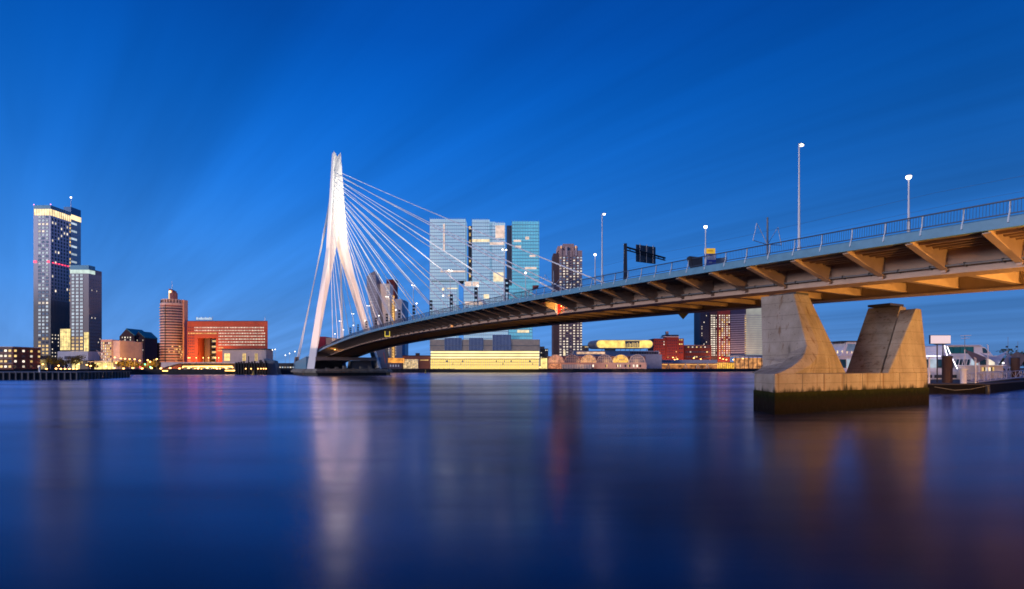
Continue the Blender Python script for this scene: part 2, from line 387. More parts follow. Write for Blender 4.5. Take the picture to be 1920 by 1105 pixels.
# service pipe on clamps and drain stubs under the footway
pipe = MB()
for s0_, s1_ in zip(ST[:-1], ST[1:]): pipe.tube(bp(s0_,6.45,None,-2.35), bp(s1_,6.45,None,-2.35), 0.11, n=6, cap=False)
pipe.build('service_pipe', GREYM, deck)
clm = MB().box(-0.16,0.45,-0.05,0.05,-0.16,0.16).build('pipe_clamp', DARK, mesh_only=True)
s = 340.0
while s > 150: inst('pipe_clamp', clm, deck, bp(s,6.45,None,-2.35), (0,0,YAW)); s -= 2.7
drm = MB().tube((0,0,-0.35),(0,0,0),0.09,n=8).build('drain_stub', DARK, mesh_only=True)
s = 338.0
while s > 100: inst('drain_stub', drm, deck, bp(s,0.75,None,-0.73), (0,0,YAW)); s -= 10.8
plm = MB().box(-0.012,0.012,-0.10,0.10,-2.2,0).build('web_seam', GIRDER, mesh_only=True)
s = 338.0
while s > 180: inst('web_seam', plm, deck, bp(s,6.89,None,-0.74), (0,0,YAW)); s -= 10.8
# railing
rail = MB()
for a, dz, hw, hh in ((0.02, 1.22, 0.06, 0.05), (-0.05, 0.20, 0.04, 0.04)):
    rail.loft(sweep([(a-hw,dz-hh),(a+hw,dz-hh),(a+hw,dz+hh),(a-hw,dz+hh)]))
RAILM = mat('railing_paint', (0.05,0.07,0.11), 0.4, metal=0.2)
railing = rail.build('railing', RAILM, bridge)
rw = MB()
for a, dz, hw, hh in ((31.98, 1.22, 0.06, 0.05), (32.05, 0.20, 0.04, 0.04)):
    rw.loft(sweep([(a-hw,dz-hh),(a+hw,dz-hh),(a+hw,dz+hh),(a-hw,dz+hh)]))
railing_w = rw.build('railing', RAILM, bridge)
POSTM = mat('railing_post_paint', (0.62,0.68,0.72), 0.4)
pb = MB()
pts = [(-0.34,-0.52,0.055),(-0.16,-0.02,0.075),(0.00,0.30,0.06),(0.10,1.25,0.035)]
pb.loft([[(a-h_,-0.05,z),(a+h_,-0.05,z),(a+h_,0.05,z),(a-h_,0.05,z)] for a,z,h_ in pts])
pm = pb.build('railing_post', POSTM, mesh_only=True)
s = 424.0
while s > 2: inst('railing_post', pm, railing, bp(s,-0.02), (0,0,YAW)); s -= 2.9
balm = MB().hexa([(-0.075,-0.011,0.2),(-0.05,-0.011,0.2),(-0.05,0.011,0.2),(-0.075,0.011,0.2)],[(0.005,-0.011,1.2),(0.03,-0.011,1.2),(0.03,0.011,1.2),(0.005,0.011,1.2)]).build('baluster', RAILM, mesh_only=True)
bs = MB(); s = 341.4; k = 0
bal = [(-0.075,-0.011,0.2),(-0.05,-0.011,0.2),(-0.05,0.011,0.2),(-0.075,0.011,0.2),(0.005,-0.011,1.2),(0.03,-0.011,1.2),(0.03,0.011,1.2),(0.005,0.011,1.2)]
cy, sy = math.cos(YAW), math.sin(YAW)
FQ = [(0,1,5,4),(1,2,6,5),(2,3,7,6),(3,0,4,7)]
while s > 2:
    if k < 298: inst('baluster', balm, railing, bp(s,0), (0,0,YAW))
    else:
        p = bp(s,0); bs.add([(p.x+x*cy-y*sy, p.y+x*sy+y*cy, p.z+z) for x,y,z in bal], FQ)
    s -= 0.21; k += 1
s = 345.0
while s < 424:
    p = bp(s,0); bs.add([(p.x+x*cy-y*sy, p.y+x*sy+y*cy, p.z+z) for x,y,z in bal], FQ); s += 0.21
tag(bs.build('far_balusters', RAILM, railing), kind='stuff')

# pylon: two leaning legs that meet, bend upright and end in a forked tip
PYL = mat('pylon_paint', (0.80,0.79,0.77), 0.45, var=0.04, scale=0.15)
AC = 16.0
#        z,   s centre, outer half, inner half, depth
PROF = [(3.0, 14.0, 23.0, 19.6, 11.0), (18.0, 8.8, 20.0, 16.6, 11.2), (45.0, -0.6, 14.6, 10.7, 11.4), (72.0, -10.3, 9.1, 4.4, 11.6),
        (84.0,-14.7, 6.9, 1.5, 11.6), (93.0,-15.2, 6.4, 0.0, 11.4), (120.0,-16.2, 4.5, 0.0, 9.6), (150.0,-17.4, 2.5, 0.0, 7.2)]
def pyl(z):
    for p0, p1 in zip(PROF[:-1], PROF[1:]):
        if p0[0] <= z <= p1[0]:
            t = (z-p0[0])/(p1[0]-p0[0]); return [p0[i]+(p1[i]-p0[i])*t for i in range(5)]
b = MB()
for sg in (-1, 1):
    rings = []
    for z, s, ho, hi, dp in PROF:
        zi = z - 3.2 if z == 150.0 else z
        fr = 0.10*dp if hi == 0 else 0.0        # groove along the middle of the solid upper shaft
        q = [bp(s+dp/2, AC+sg*ho*0.86, z), bp(s+dp/2-fr*0.5, AC+sg*hi, zi), bp(s-dp/2, AC+sg*hi, zi), bp(s-dp/2, AC+sg*ho*0.9, z), bp(s-dp/8, AC+sg*ho, z)]
        rings.append(q if sg < 0 else q[::-1])
    b.loft(rings)
pylon = b.build('pylon', PYL, bridge)
# stay cables: 16 on either side of the carriageway
CABM = mat('cable_sheath', (0.8,0.82,0.83), 0.35, var=0.03)
SOCK = mat('cable_socket', (0.5,0.5,0.48), 0.4, metal=0.3)
cab_ends = []
for i in range(16):
    sd = 272.6 - 16.0*i; zt = 136.0 - 3.05*i
    _, s_, ho, hi, dp = pyl(zt)
    for sg, a in ((-1, 4.9), (1, 27.1)):
        p0 = bp(sd, a, None, 0.1); p1 = bp(s_+dp/2-0.6, AC+sg*(ho*0.86-0.5), zt)
        sag = 0.35 * (1 - i/16)
        pm_ = [p0.lerp(p1, t/8) - Vector((0,0,sag*4*(t/8)*(1-t/8)*2)) for t in range(9)]
        c = MB().path(pm_, 0.18, n=6).build('stay_cable', CABM, bridge)
        dirn = (p1-p0).normalized()
        MB().tube(p0 - dirn*0.2, p0 + dirn*4.5, 0.24, 0.16, n=8).build('cable_socket', SOCK, c)
        if sg < 0: cab_ends.append((sd, p0))
for sg, a in ((-1, -1.5), (1, 33.5)):
    for j in range(4):
        zt = 116.0 + j*3.5; _, s_, ho, hi, dp = pyl(zt)
        p1 = bp(s_-dp/2+0.3, AC+sg*(ho*0.6), zt); p0 = bp(-84 + (j%2)*2.4, a + (j//2)*1.2*-sg, 10.5)
        MB().path([p0.lerp(p1,t/6) - Vector((0,0,0.9*4*(t/6)*(1-t/6))) for t in range(7)], 0.22, n=6).build('backstay', CABM, bridge)
    MB().hexa([bp(-80,a-1.6,3),bp(-80,a+1.6,3),bp(-92,a+1.6,3),bp(-92,a-1.6,3)],[bp(-79,a-1.1,13),bp(-79,a+1.1,13),bp(-86,a+1.1,13),bp(-86,a-1.1,13)]).build('backstay_anchor', mat('anchor_paint',(0.12,0.13,0.15),0.5), bridge)
    # strut running back from the foot of each leg
    MB().hexa([bp(10,AC+sg*20,3.2),bp(10,AC+sg*23,3.2),bp(-70,AC+sg*22,4),bp(-70,AC+sg*19,4)],[bp(10,AC+sg*20,11.5),bp(10,AC+sg*23,11.5),bp(-70,AC+sg*22,8),bp(-70,AC+sg*19,8)]).build('tie_strut', STEELBLUE, bridge)
# cross beam between the legs under the deck
MB().hexa([bp(18,-2.5,9.2),bp(18,34.5,9.2),bp(6,34.5,9.2),bp(6,-2.5,9.2)],[bp(18,-2.5,11.2),bp(18,34.5,11.2),bp(6,34.5,11.2),bp(6,-2.5,11.2)]).build('cross_beam', GIRDER, bridge)

# island on which the pylon stands
isl = thing('pylon_island', 'low weathered concrete island at the waterline carrying the white pylon', 'bridge pier', (bp(10,16,0).x, bp(10,16,0).y, 0))
ISLM = mat('weathered_concrete', (0.20,0.19,0.16), 0.9, var=0.5, scale=0.35, bump=0.5)
WETM = mat('wet_concrete', (0.018,0.018,0.014), 0.6, var=0.4, scale=0.5)
pl = [(-30,-10),(-30,42),(22,42),(34,36),(34,-4),(22,-10)]
P2 = [bp(s,a,0) for s,a in pl]; P2 = [(p.x,p.y) for p in P2]
cx = sum(p[0] for p in P2)/6; cy_ = sum(p[1] for p in P2)/6
sh = lambda k: [(cx+(x-cx)*k, cy_+(y-cy_)*k) for x,y in P2]
def ring(pts, z): return [(x,y,z) for x,y in pts]
orient = P2 if sum((P2[i][0]*P2[(i+1)%6][1]-P2[(i+1)%6][0]*P2[i][1]) for i in range(6)) > 0 else P2[::-1]
P2 = orient
MB().loft([ring(sh(1.0),-1), ring(sh(1.0),1.7)]).build('wet_base', WETM, isl)
MB().loft([ring(sh(1.05),1.7), ring(sh(1.05),2.6), ring(sh(1.0),4.0)]).build('cap', ISLM, isl)
def sblock(a0,a1,s0,s1,z0,z1,k=0): 
    return ([bp(s1,a0,z0),bp(s1,a1,z0),bp(s0,a1,z0),bp(s0,a0,z0)],[bp(s1-k,a0+k,z1),bp(s1-k,a1-k,z1),bp(s0,a1-k,z1),bp(s0,a0+k,z1)])
MB().hexa(*sblock(20,33,-2,12,4.0,9.1,0.8)).build('abutment_wall', mat('abutment_paint',(0.22,0.21,0.21),0.8), isl)
MB().hexa(*sblock(-1,7,-6,4,4.0,9.1,0.3)).build('abutment_wall', mat('abutment_dark',(0.05,0.05,0.055),0.8), isl)
MB().hexa(*sblock(7.5,19.5,-26,-16,4.0,9.0,0.2)).build('machine_room', mat('abutment_dark',(0.05,0.05,0.055),0.8), isl)
for i in range(7):
    MB().hexa(*sblock(2+i*5.0,4.2+i*5.0,24+(i%2)*2,26.5,4.0,4.7+0.5*((i*37)%3),0.15)).build('concrete_block', ISLM, isl)

# ------------------------------------------------------------------ U-shaped concrete pier
pier = thing('bridge_pier', 'U-shaped concrete bridge pier with algae-dark foot standing in the river', 'bridge pier', (bp(320,11,0).x, bp(320,11,0).y, 0))
def pier_mat():
    m = bpy.data.materials.new('pier_concrete'); m.use_nodes = True; t = m.node_tree; bb = t.nodes['Principled BSDF']; bb.inputs['Roughness'].default_value = 0.85
    c = N(t,'ShaderNodeTexCoord')
    k = N(t,'ShaderNodeMapping'); k.inputs['Scale'].default_value = (1,1,0.10); t.links.new(c.outputs['Object'],k.inputs[0])
    n1 = N(t,'ShaderNodeTexNoise',i_Scale=0.9,i_Detail=8.0,i_Roughness=0.65); t.links.new(k.outputs[0],n1.inputs['Vector'])
    n2 = N(t,'ShaderNodeTexNoise',i_Scale=0.45,i_Detail=6.0); t.links.new(c.outputs['Object'],n2.inputs['Vector'])
    n3 = N(t,'ShaderNodeTexNoise',i_Scale=6.0,i_Detail=4.0); t.links.new(c.outputs['Object'],n3.inputs['Vector'])
    r1 = N(t,'ShaderNodeValToRGB'); ramp(r1,[(0.30,(0.18,0.15,0.13)),(0.42,(0.36,0.31,0.27)),(0.75,(0.43,0.38,0.33))]); t.links.new(n1.outputs[0],r1.inputs[0])
    r2 = N(t,'ShaderNodeValToRGB'); ramp(r2,[(0.35,(0.72,0.70,0.66)),(0.65,(1,1,1))]); t.links.new(n2.outputs[0],r2.inputs[0])
    mx = N(t,'ShaderNodeMixRGB',blend_type='MULTIPLY',i_Fac=1.0); t.links.new(r1.outputs[0],mx.inputs[1]); t.links.new(r2.outputs[0],mx.inputs[2])
    r3 = N(t,'ShaderNodeValToRGB'); ramp(r3,[(0.30,(0.4,0.36,0.32)),(0.36,(1,1,1))]); t.links.new(n3.outputs[0],r3.inputs[0])
    m2 = N(t,'ShaderNodeMixRGB',blend_type='MULTIPLY',i_Fac=1.0); t.links.new(mx.outputs[0],m2.inputs[1]); t.links.new(r3.outputs[0],m2.inputs[2])
    # pour joints every 1.5 m and rusty runs from them
    sz_ = N(t,'ShaderNodeSeparateXYZ'); t.links.new(c.outputs['Object'],sz_.inputs[0])
    md = N(t,'ShaderNodeMath',operation='MODULO',i_1=1.5); t.links.new(sz_.outputs['Z'],md.inputs[0])
    lt = N(t,'ShaderNodeMath',operation='LESS_THAN',i_1=0.05); t.links.new(md.outputs[0],lt.inputs[0])
    m3 = N(t,'ShaderNodeMixRGB',blend_type='MULTIPLY'); m3.inputs[2].default_value=(0.66,0.63,0.60,1); t.links.new(lt.outputs[0],m3.inputs[0]); t.links.new(m2.outputs[0],m3.inputs[1])
    k4 = N(t,'ShaderNodeMapping'); k4.inputs['Scale'].default_value=(2.6,2.6,0.05); t.links.new(c.outputs['Object'],k4.inputs[0])
    n4 = N(t,'ShaderNodeTexNoise',i_Scale=0.7,i_Detail=3.0); t.links.new(k4.outputs[0],n4.inputs['Vector'])
    r4 = N(t,'ShaderNodeValToRGB'); ramp(r4,[(0.60,(1,1,1)),(0.70,(0.62,0.47,0.36))]); t.links.new(n4.outputs[0],r4.inputs[0])
    m5 = N(t,'ShaderNodeMixRGB',blend_type='MULTIPLY',i_Fac=1.0); t.links.new(m3.outputs[0],m5.inputs[1]); t.links.new(r4.outputs[0],m5.inputs[2])
    # green-brown tide stain creeping up from the water, ragged along its top
    ta = N(t,'ShaderNodeMath',operation='MULTIPLY_ADD',i_1=3.0,i_2=-1.5); t.links.new(n1.outputs[0],ta.inputs[0])
    tb = N(t,'ShaderNodeMath',operation='ADD'); t.links.new(sz_.outputs['Z'],tb.inputs[0]); t.links.new(ta.outputs[0],tb.inputs[1])
    tr = N(t,'ShaderNodeMapRange'); tr.inputs['From Min'].default_value=2.1; tr.inputs['From Max'].default_value=2.6; t.links.new(tb.outputs[0],tr.inputs['Value'])
    m6 = N(t,'ShaderNodeMixRGB'); m6.inputs[1].default_value=(0.022,0.020,0.010,1); t.links.new(tr.outputs[0],m6.inputs[0]); t.links.new(m5.outputs[0],m6.inputs[2])
    t.links.new(m6.outputs[0],bb.inputs['Base Color'])
    bu = N(t,'ShaderNodeBump',i_Strength=0.35,i_Distance=0.04); t.links.new(n3.outputs[0],bu.inputs['Height']); t.links.new(bu.outputs[0],bb.inputs['Normal'])
    return m
PIERM = pier_mat()
def algae_mat():
    m = bpy.data.materials.new('algae_foot'); m.use_nodes = True; t = m.node_tree; bb = t.nodes['Principled BSDF']; bb.inputs['Roughness'].default_value = 0.85; bb.inputs['Specular IOR Level'].default_value = 0.08
    c = N(t,'ShaderNodeTexCoord'); s_ = N(t,'ShaderNodeSeparateXYZ'); t.links.new(c.outputs['Object'],s_.inputs[0])
    n1 = N(t,'ShaderNodeTexNoise',i_Scale=1.3,i_Detail=6.0); t.links.new(c.outputs['Object'],n1.inputs['Vector'])
    ad = N(t,'ShaderNodeMath',operation='MULTIPLY_ADD',i_1=0.9,i_2=-0.45); t.links.new(n1.outputs[0],ad.inputs[0])
    a2 = N(t,'ShaderNodeMath',operation='ADD'); t.links.new(s_.outputs['Z'],a2.inputs[0]); t.links.new(ad.outputs[0],a2.inputs[1])
    mr_ = N(t,'ShaderNodeMapRange'); mr_.inputs['From Min'].default_value=0; mr_.inputs['From Max'].default_value=2.2; t.links.new(a2.outputs[0],mr_.inputs['Value'])
    cr = N(t,'ShaderNodeValToRGB'); ramp(cr,[(0.0,(0.004,0.003,0.0025)),(0.5,(0.010,0.007,0.005)),(0.75,(0.008,0.010,0.003)),(0.98,(0.022,0.026,0.006))]); t.links.new(mr_.outputs[0],cr.inputs[0]); t.links.new(cr.outputs[0],bb.inputs['Base Color'])
    bu = N(t,'ShaderNodeBump',i_Strength=0.8,i_Distance=0.15); t.links.new(n1.outputs[0],bu.inputs['Height']); t.links.new(bu.outputs[0],bb.inputs['Normal'])
    return m
# plan of the foot (a, s): pointed towards the upstream side
foot = [(-5.4,324.0),(24.3,324.0),(26.2,317.5),(1.0,317.5),(-1.2,318.6)]
def fr_(pts, z, k=0.0): return [bp(s, a, z) for a, s in pts]
ZB, ZW = 4.0, 2.15
fo = [(-5.5,324.08),(24.4,324.08),(26.3,317.4),(1.0,317.4),(-1.3,318.55)]
MB().loft([fr_(fo,-1.5), fr_(fo,ZW)]).build('algae_foot', algae_mat(), pier)
MB().loft([fr_(foot,ZW), fr_(foot,3.0), fr_(foot,ZB)]).build('footing', PIERM, pier)
# upstream leg: east face flares out over the pointed foot in a scooped curve
def leg_ring(u):
    # u 0..1 from the foot top to the bearing
    z = ZB + (13.0-ZB)*u
    def flare(u0):                                   # scoop: starts at a crease and curves out to the foot
        k = 1 - min(1, u/u0); return 0.45*k + 0.55*k**3
    a_f = 1.9 + (3.9-1.9)*max(0,(u-0.33)/0.67) - 7.2*flare(0.33)
    a_b = 1.5 + (3.4-1.5)*u - 2.2*flare(0.09)
    s_f = 324.0 - 4.2*u; s_b = 317.6 - 1.6*u
    a_in_f = 12.0 - 5.0*u; s_in = 321.0 - 1.4*u
    a_in_b = 12.0 - 5.0*u
    mid_a = 1.7 + 1.9*u - 4.6*flare(0.2)
    return [bp(s_f,a_f,z), bp(s_f-0.0*u,a_f+2.4*(1-u)+0.5,z), bp(s_in,a_in_f,z), bp(s_b,a_in_b,z), bp(s_b,a_b,z), bp((s_f+s_b)/2,mid_a,z)]
us = [0,0.015,0.04,0.08,0.13,0.18,0.24,0.33,0.5,0.75,0.96,1.0]
MB().loft([leg_ring(u) for u in us]).build('pier_leg', PIERM, pier)
MB().loft([[bp(319.6,4.6,z),bp(319.6,7.0,z),bp(316.3,7.0,z),bp(316.3,4.6,z)] for z in (13.0,13.25)]).build('bearing', DARK, pier)
# downstream leg: sloping inner face, set-back shaft and a buttress in front
def leg2(u):
    z = ZB + (12.9-ZB)*u
    return [bp(323.2-3.6*u, 15.0+12.2*u, z), bp(322.6-3.4*u, 24.8+4.6*u, z), bp(317.6-1.6*u, 25.8+3.6*u, z), bp(319.4-3.4*u, 14.8+11.4*u, z)]
MB().loft([leg2(u) for u in (0,0.25,0.5,0.75,1)]).build('pier_leg', PIERM, pier)
MB().loft([leg2_ for leg2_ in ([bp(319.4,25.0,z),bp(319.4,28.4,z),bp(316.6,28.4,z),bp(316.6,25.0,z)] for z in (12.9,13.2))]).build('bearing', DARK, pier)
MB().hexa([bp(324,15.2,ZB+.002),bp(324,24.3,ZB+.002),bp(322.9,24.5,ZB+.002),bp(323.25,15.2,ZB+.002)],[bp(323.2,23.2,12.0),bp(323.2,24.5,12.0),bp(320.6,25.4,12.0),bp(321.2,23.6,12.0)]).build('buttress', PIERM, pier)
for o_ in pier.children:
    if o_.name.split('.')[0] in ('pier_leg','footing','buttress'):
        bv = o_.modifiers.new('worn_edges','BEVEL'); bv.width = 0.09; bv.segments = 2; bv.limit_method = 'ANGLE'; bv.angle_limit = R(28)
# dark formwork joints on the footing
jm = mat('joint_dark',(0.10,0.09,0.08),0.9)
for a in (-1.0,2.6,6.2,9.8,13.4,17.6,21.4):
    MB().hexa([bp(324.015,a,ZW+.03),bp(324.015,a+0.05,ZW+.03),bp(323.9,a+0.05,ZW+.03),bp(323.9,a,ZW+.03)],[bp(324.015,a,ZB-.03),bp(324.015,a+0.05,ZB-.03),bp(323.9,a+0.05,ZB-.03),bp(323.9,a,ZB-.03)]).build('formwork_joint', jm, pier)

# ------------------------------------------------------------------ lamps on the bridge
def spot(par, loc, target, power, size, blend, col, rad=0.5):
    d = bpy.data.lights.new('beam', 'SPOT'); d.energy = power; d.spot_size = R(size); d.spot_blend = blend; d.color = col; d.shadow_soft_size = rad
    o = bpy.data.objects.new('beam', d); COL.objects.link(o); o.parent = par; o.location = Vector(loc) - org(par)
    o.rotation_euler = (Vector(target)-Vector(loc)).to_track_quat('-Z','Y').to_euler(); return o
def lamp_mesh_tall():
    b = MB(); b.tube((0,0,0),(0,0,13.2),0.16,0.075,n=8); b.tube((0,0,0),(0,0,1.6),0.22,0.2,n=8)
    return b.build('pole', WHITE, mesh_only=True)
tallp = lamp_mesh_tall()
arm_me = MB().path([(-0.1,0,13.0),(0.4,0,13.35)],0.05).build('arm', WHITE, mesh_only=True)
head_me = MB().loft([[(0.05,-0.14,13.30),(0.85,-0.10,13.42),(0.85,0.10,13.42),(0.05,0.14,13.30)],[(0.05,-0.16,13.42),(0.85,-0.1,13.5),(0.85,0.1,13.5),(0.05,0.16,13.42)]]).build('lamp_head', GREYM, mesh_only=True)
glow_me = MB().lathe((0.45,0),[(0.02,13.14),(0.20,13.18),(0.25,13.27),(0.2,13.34)],8).build('lamp_glass', LAMP_W, mesh_only=True)
tall_Y = [61,92.6,124.6,154,183.6,212.6,240,268,296]
for i, Yy in enumerate(tall_Y):
    s = (339-(Yy-0.4792*5))*1.1394
    t = thing('street_lamp', 'tall white street lamp on the bridge deck, %s tall one from the right edge' % ORD[i], 'street lamp', bp(s,5.4,None,0.0), 'tall street lamps on the bridge')
    inst('pole', tallp, t, t.location)
    for yw in ((YAW, YAW+math.pi) if i in (2,3,4,5,6,7,8) else (YAW,)):
        a_ = inst('arm', arm_me, t, t.location, (0,0,yw)); h_ = inst('lamp_head', head_me, t, t.location, (0,0,yw)); inst('lamp_glass', glow_me, h_, h_.location + org(h_), (0,0,0) ) 
        h_.children[0].location = (0,0,0)
lowp = MB().tube((0,0,0),(0,0,4.9),0.10,0.055,n=8).tube((0,0,0),(0,0,1.0),0.13,0.13,n=8).build('pole', WHITE, mesh_only=True)
lowh = MB().lathe((0,0),[(0.06,4.95),(0.24,5.05),(0.24,5.10),(0.05,5.18)],10).build('lamp_hood', WHITE, mesh_only=True)
lowg = MB().lathe((0,0),[(0.02,4.74),(0.14,4.79),(0.21,4.90),(0.22,5.03)],10).build('lamp_glass', LAMP_W, mesh_only=True)
for i in range(13):
    Yy = 46.9 + 19.75*i; s = (339-Yy)*1.1394
    t = thing('footway_lamp', 'short white footway lamp at the bridge railing, %s short one from the right edge' % ORD[i], 'street lamp', bp(s,0.55,None,0.05), 'short lamps along the railing')
    inst('pole', lowp, t, t.location); inst('lamp_glass', lowg, t, t.location); inst('lamp_hood', lowh, t, t.location)
# racks of floodlights at the cable anchors: they light the pylon and the cables
rk = MB()
for y in (-0.35,0.35): rk.box(-0.05,0.05,y-0.05,y+0.05,0,4.6)
for z in (0.8,1.6,2.4,3.2,4.0): rk.box(-0.035,0.035,-0.3,0.3,z,z+0.07)
rack_me = rk.build('ladder_frame', DARK, mesh_only=True)
fl_me = MB().loft([[(-0.35,-0.38,-0.3),(0.15,-0.38,-0.3),(0.15,0.38,-0.3),(-0.35,0.38,-0.3)],[(-0.35,-0.38,0.3),(0.3,-0.38,0.3),(0.3,0.38,0.3),(-0.35,0.38,0.3)]]).build('floodlight', DARK, mesh_only=True)
for i in range(11):
    sd = 256.6 - 16*i; q = bp(sd-2, 2.0, None, 0.05)
    t = thing('floodlight_rack', 'black ladder rack of floodlights at a cable anchor, %s rack from the right' % ORD[i], 'floodlight', q, 'floodlight racks on the bridge')
    inst('ladder_frame', rack_me, t, q, (0,0,YAW+R(90)))
    for z in (2.6,3.7,4.8): inst('floodlight', fl_me, t, q+Vector((0,0,z)), (0,0,YAW+R(90)))
    tgt_z = (92, 118, 136, 104)[i % 4]
    spot(t, q+Vector((0,0,5.6)), bp(-12, AC-(5 if i < 2 else 0), tgt_z), 1.1e6*((sd+20)/200)**2+0.6e5, 14, 0.9, (1.0,0.92,0.76))
for i, (a, aim) in enumerate(((1.5,-1),(30.5,1))):
    q = bp(70, a, None, 0.05)
    t = thing('leg_floodlight', 'warm floodlight on the deck aimed at the %s pylon leg' % ('near','far')[i], 'floodlight', q)
    inst('housing', fl_me, t, q+Vector((0,0,0.9)), (0,0,YAW+R(90)))
    MB().tube(q, q+Vector((0,0,0.6)), 0.08).build('stand', DARK, t)
    spot(t, q+Vector((0,0,1.4)), bp(0, AC+aim*13, 48), 1.7e6, 58, 0.8, (1.0,0.60,0.38))

# ------------------------------------------------------------------ sodium street lamps on the near bank, right of the frame
for i, (x, y, pw) in enumerate(((47.5,31,1.4e4),(66,35,5.5e4),(86,44,5.5e4))):
    q = Vector((x,y,2.9)); t = thing('quay_lamp', 'sodium quay lamp on the near bank by the bridge, %s from the water' % ORD[i], 'street lamp', q)
    MB().tube(q, q+Vector((0,0,3.0)), 0.09, 0.06).build('pole', GREYM, t)
    hd = MB().lathe((x,y),[(0.05,6.3),(0.3,6.45),(0.05,6.7)],10).build('lamp_hood', GREYM, t)
    MB().lathe((x,y),[(0.03,5.85),(0.2,6.0),(0.2,6.29)],8).build('lamp_glass', LAMP_O, t)
    d = bpy.data.lights.new('sodium_light','POINT'); d.energy = pw; d.color = (1.0,0.47,0.10); d.shadow_soft_size = 0.4
    o = bpy.data.objects.new('sodium_light', d); COL.objects.link(o); o.parent = t; o.location = (0,0,2.8)

# ------------------------------------------------------------------ buildings, left bank
G0 = 3.4
def near(v, lo, hi): return lo <= v <= hi
# twin office tower
Yt = 537.0; x0, x1 = X(62.7,Yt), X(95,Yt)
twr = thing('office_tower', 'tall grey glass office tower with lit crown and mast at the far left', 'tower', ((x0+x1)/2, Yt, G0))
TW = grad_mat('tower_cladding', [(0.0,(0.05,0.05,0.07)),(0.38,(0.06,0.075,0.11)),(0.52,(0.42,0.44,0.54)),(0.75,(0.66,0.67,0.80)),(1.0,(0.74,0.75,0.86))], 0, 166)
ztop = Z(404,Yt)
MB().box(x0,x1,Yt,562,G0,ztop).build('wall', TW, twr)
FINM = mat('tower_fin', (0.45,0.46,0.52), 0.4, metal=0.2)
# crown: lit storey and glazed parapet
MB().box(x0+.15,x1-.15,Yt+.15,562,ztop,Z(392,Yt)).build('crown_storey', emit('crown_light',(1.0,0.74,0.38),1.5,var=0.4,scale=0.15), twr)
cp = MB().box(x0,x1,Yt,562,Z(392,Yt),Z(385,Yt)).build('parapet', mat('parapet_glass',(0.10,0.30,0.42),0.3,metal=0.2), twr)
for i in range(9):
    yy = 539+i*2.6; part(twr,'parapet_fin',FINM,(x1,x1+0.25,yy,yy+0.4,ztop,Z(386,Yt)+0.5))
for i in range(7):
    xx = x0+0.4+i*2.6; part(twr,'crown_mullion',FINM,(xx,xx+0.25,Yt-0.15,Yt+.1,ztop,Z(392,Yt)))
# glazed corner shaft behind
MB().box(x1-8,x1-0.3,562,575,G0,Z(411,562)).build('corner_shaft', mat('shaft_glass',(0.30,0.42,0.50),0.25,metal=0.2), twr)
MB().box(x1-8.2,x1-0.1,562.1,575.2,Z(411,562),Z(402,562)).build('crown_storey', MATS['crown_light'], twr)
MB().box(x1-8,x1-0.3,562.1,575,Z(402,562),Z(388,562)).build('plant_room', mat('parapet_blue',(0.04,0.16,0.34),0.35,metal=0.2), twr)
mst = MB().tube((X(131.5,562),563,Z(389,562)),(X(131.5,562),563,Z(368,562)),0.35,0.12).build('mast', WHITE, twr)
MB().box(X(131.5,562)-.5,X(131.5,562)+.5,562.5,563.5,Z(371,562),Z(369,562)).build('mast_lamp', LAMP_W, mst)
rows = [Z(407+6.72*k,Yt) for k in range(42)]
def pk_front(i,j):
    if j in (2,4): return LIT_W if i < 2 or j == 2 else LIT_C
    if j == 24: return LIT_W
    if j >= 34: return LIT_Y if rnd.random() < 0.85 else DGLASS
    if 25 <= j < 34: return LIT_C if rnd.random() < 0.75 else BGLASS
    return LIT_C if rnd.random() < 0.55 else BGLASS
wins(twr,'f',Yt,[X(p,Yt) for p in (74.3,81.2,88.4)],rows,2.7,2.5,FRAME,pk_front,bars=1)
def pk_side(i,j):
    if i == 6: return LIT_Y if rnd.random() < 0.8 else DGLASS
    if j == 3 and i in (4,5): return LIT_W
    return LIT_W if rnd.random() < 0.10 else DGLASS
rows2 = [Z(410+6.72*k,Yt) for k in range(23)]
wins(twr,'r',x1,[Yt+2.2+3.55*k for k in range(7)],rows2,2.0,2.6,FRAME,pk_side)
for k in range(14):   # vertical fins on the darker lower half of the side
    yy = Yt+0.6+1.78*k; part(twr,'facade_fin',mat('dark_fin',(0.10,0.11,0.14),0.4,metal=0.3),(x1,x1+0.3,yy,yy+0.35,G0+6,rows2[-1]-2.5))
wins(twr,'r',x1,[Yt+2.2+3.55*k for k in range(3)],[Z(628+6.7*k,Yt) for k in range(7)],1.9,1.6,FRAME,lambda i,j: LIT_W if rnd.random()<.7 else None)
for k in range(20): part(twr,'shaft_floor',FINM if k%2 else LIT_C,(x1-0.29,x1-0.1,562.3,569.5,Z(420+7.2*k,562),Z(416.5+7.2*k,562)))
for p, yy, zz in ((63,Yt+.3,Z(384.5,Yt)),(94.5,Yt+.3,Z(384,Yt))):
    MB().lathe((X(p,Yt),yy),[(0.05,zz),(0.45,zz+.35),(0.05,zz+.8)],6).build('beacon', emit('pink_beacon',(1.0,0.25,0.6),6), twr)
for (p,l) in ((66,6),(90.5,4)):   # red sign band half-way up
    MB().box(X(p-l/2,Yt),X(p+l/2,Yt),Yt-0.3,Yt-0.02,Z(493,Yt),Z(489,Yt)).build('red_light_band', emit('red_band',(1.0,0.05,0.12),2.2,var=.5), twr)
for k in range(6): part(twr,'red_light_band',MATS['red_band'],(x1+.32,x1+.5,Yt+1.5+3.6*k,Yt+3.6+3.6*k,Z(493,Yt),Z(491.2,Yt)))
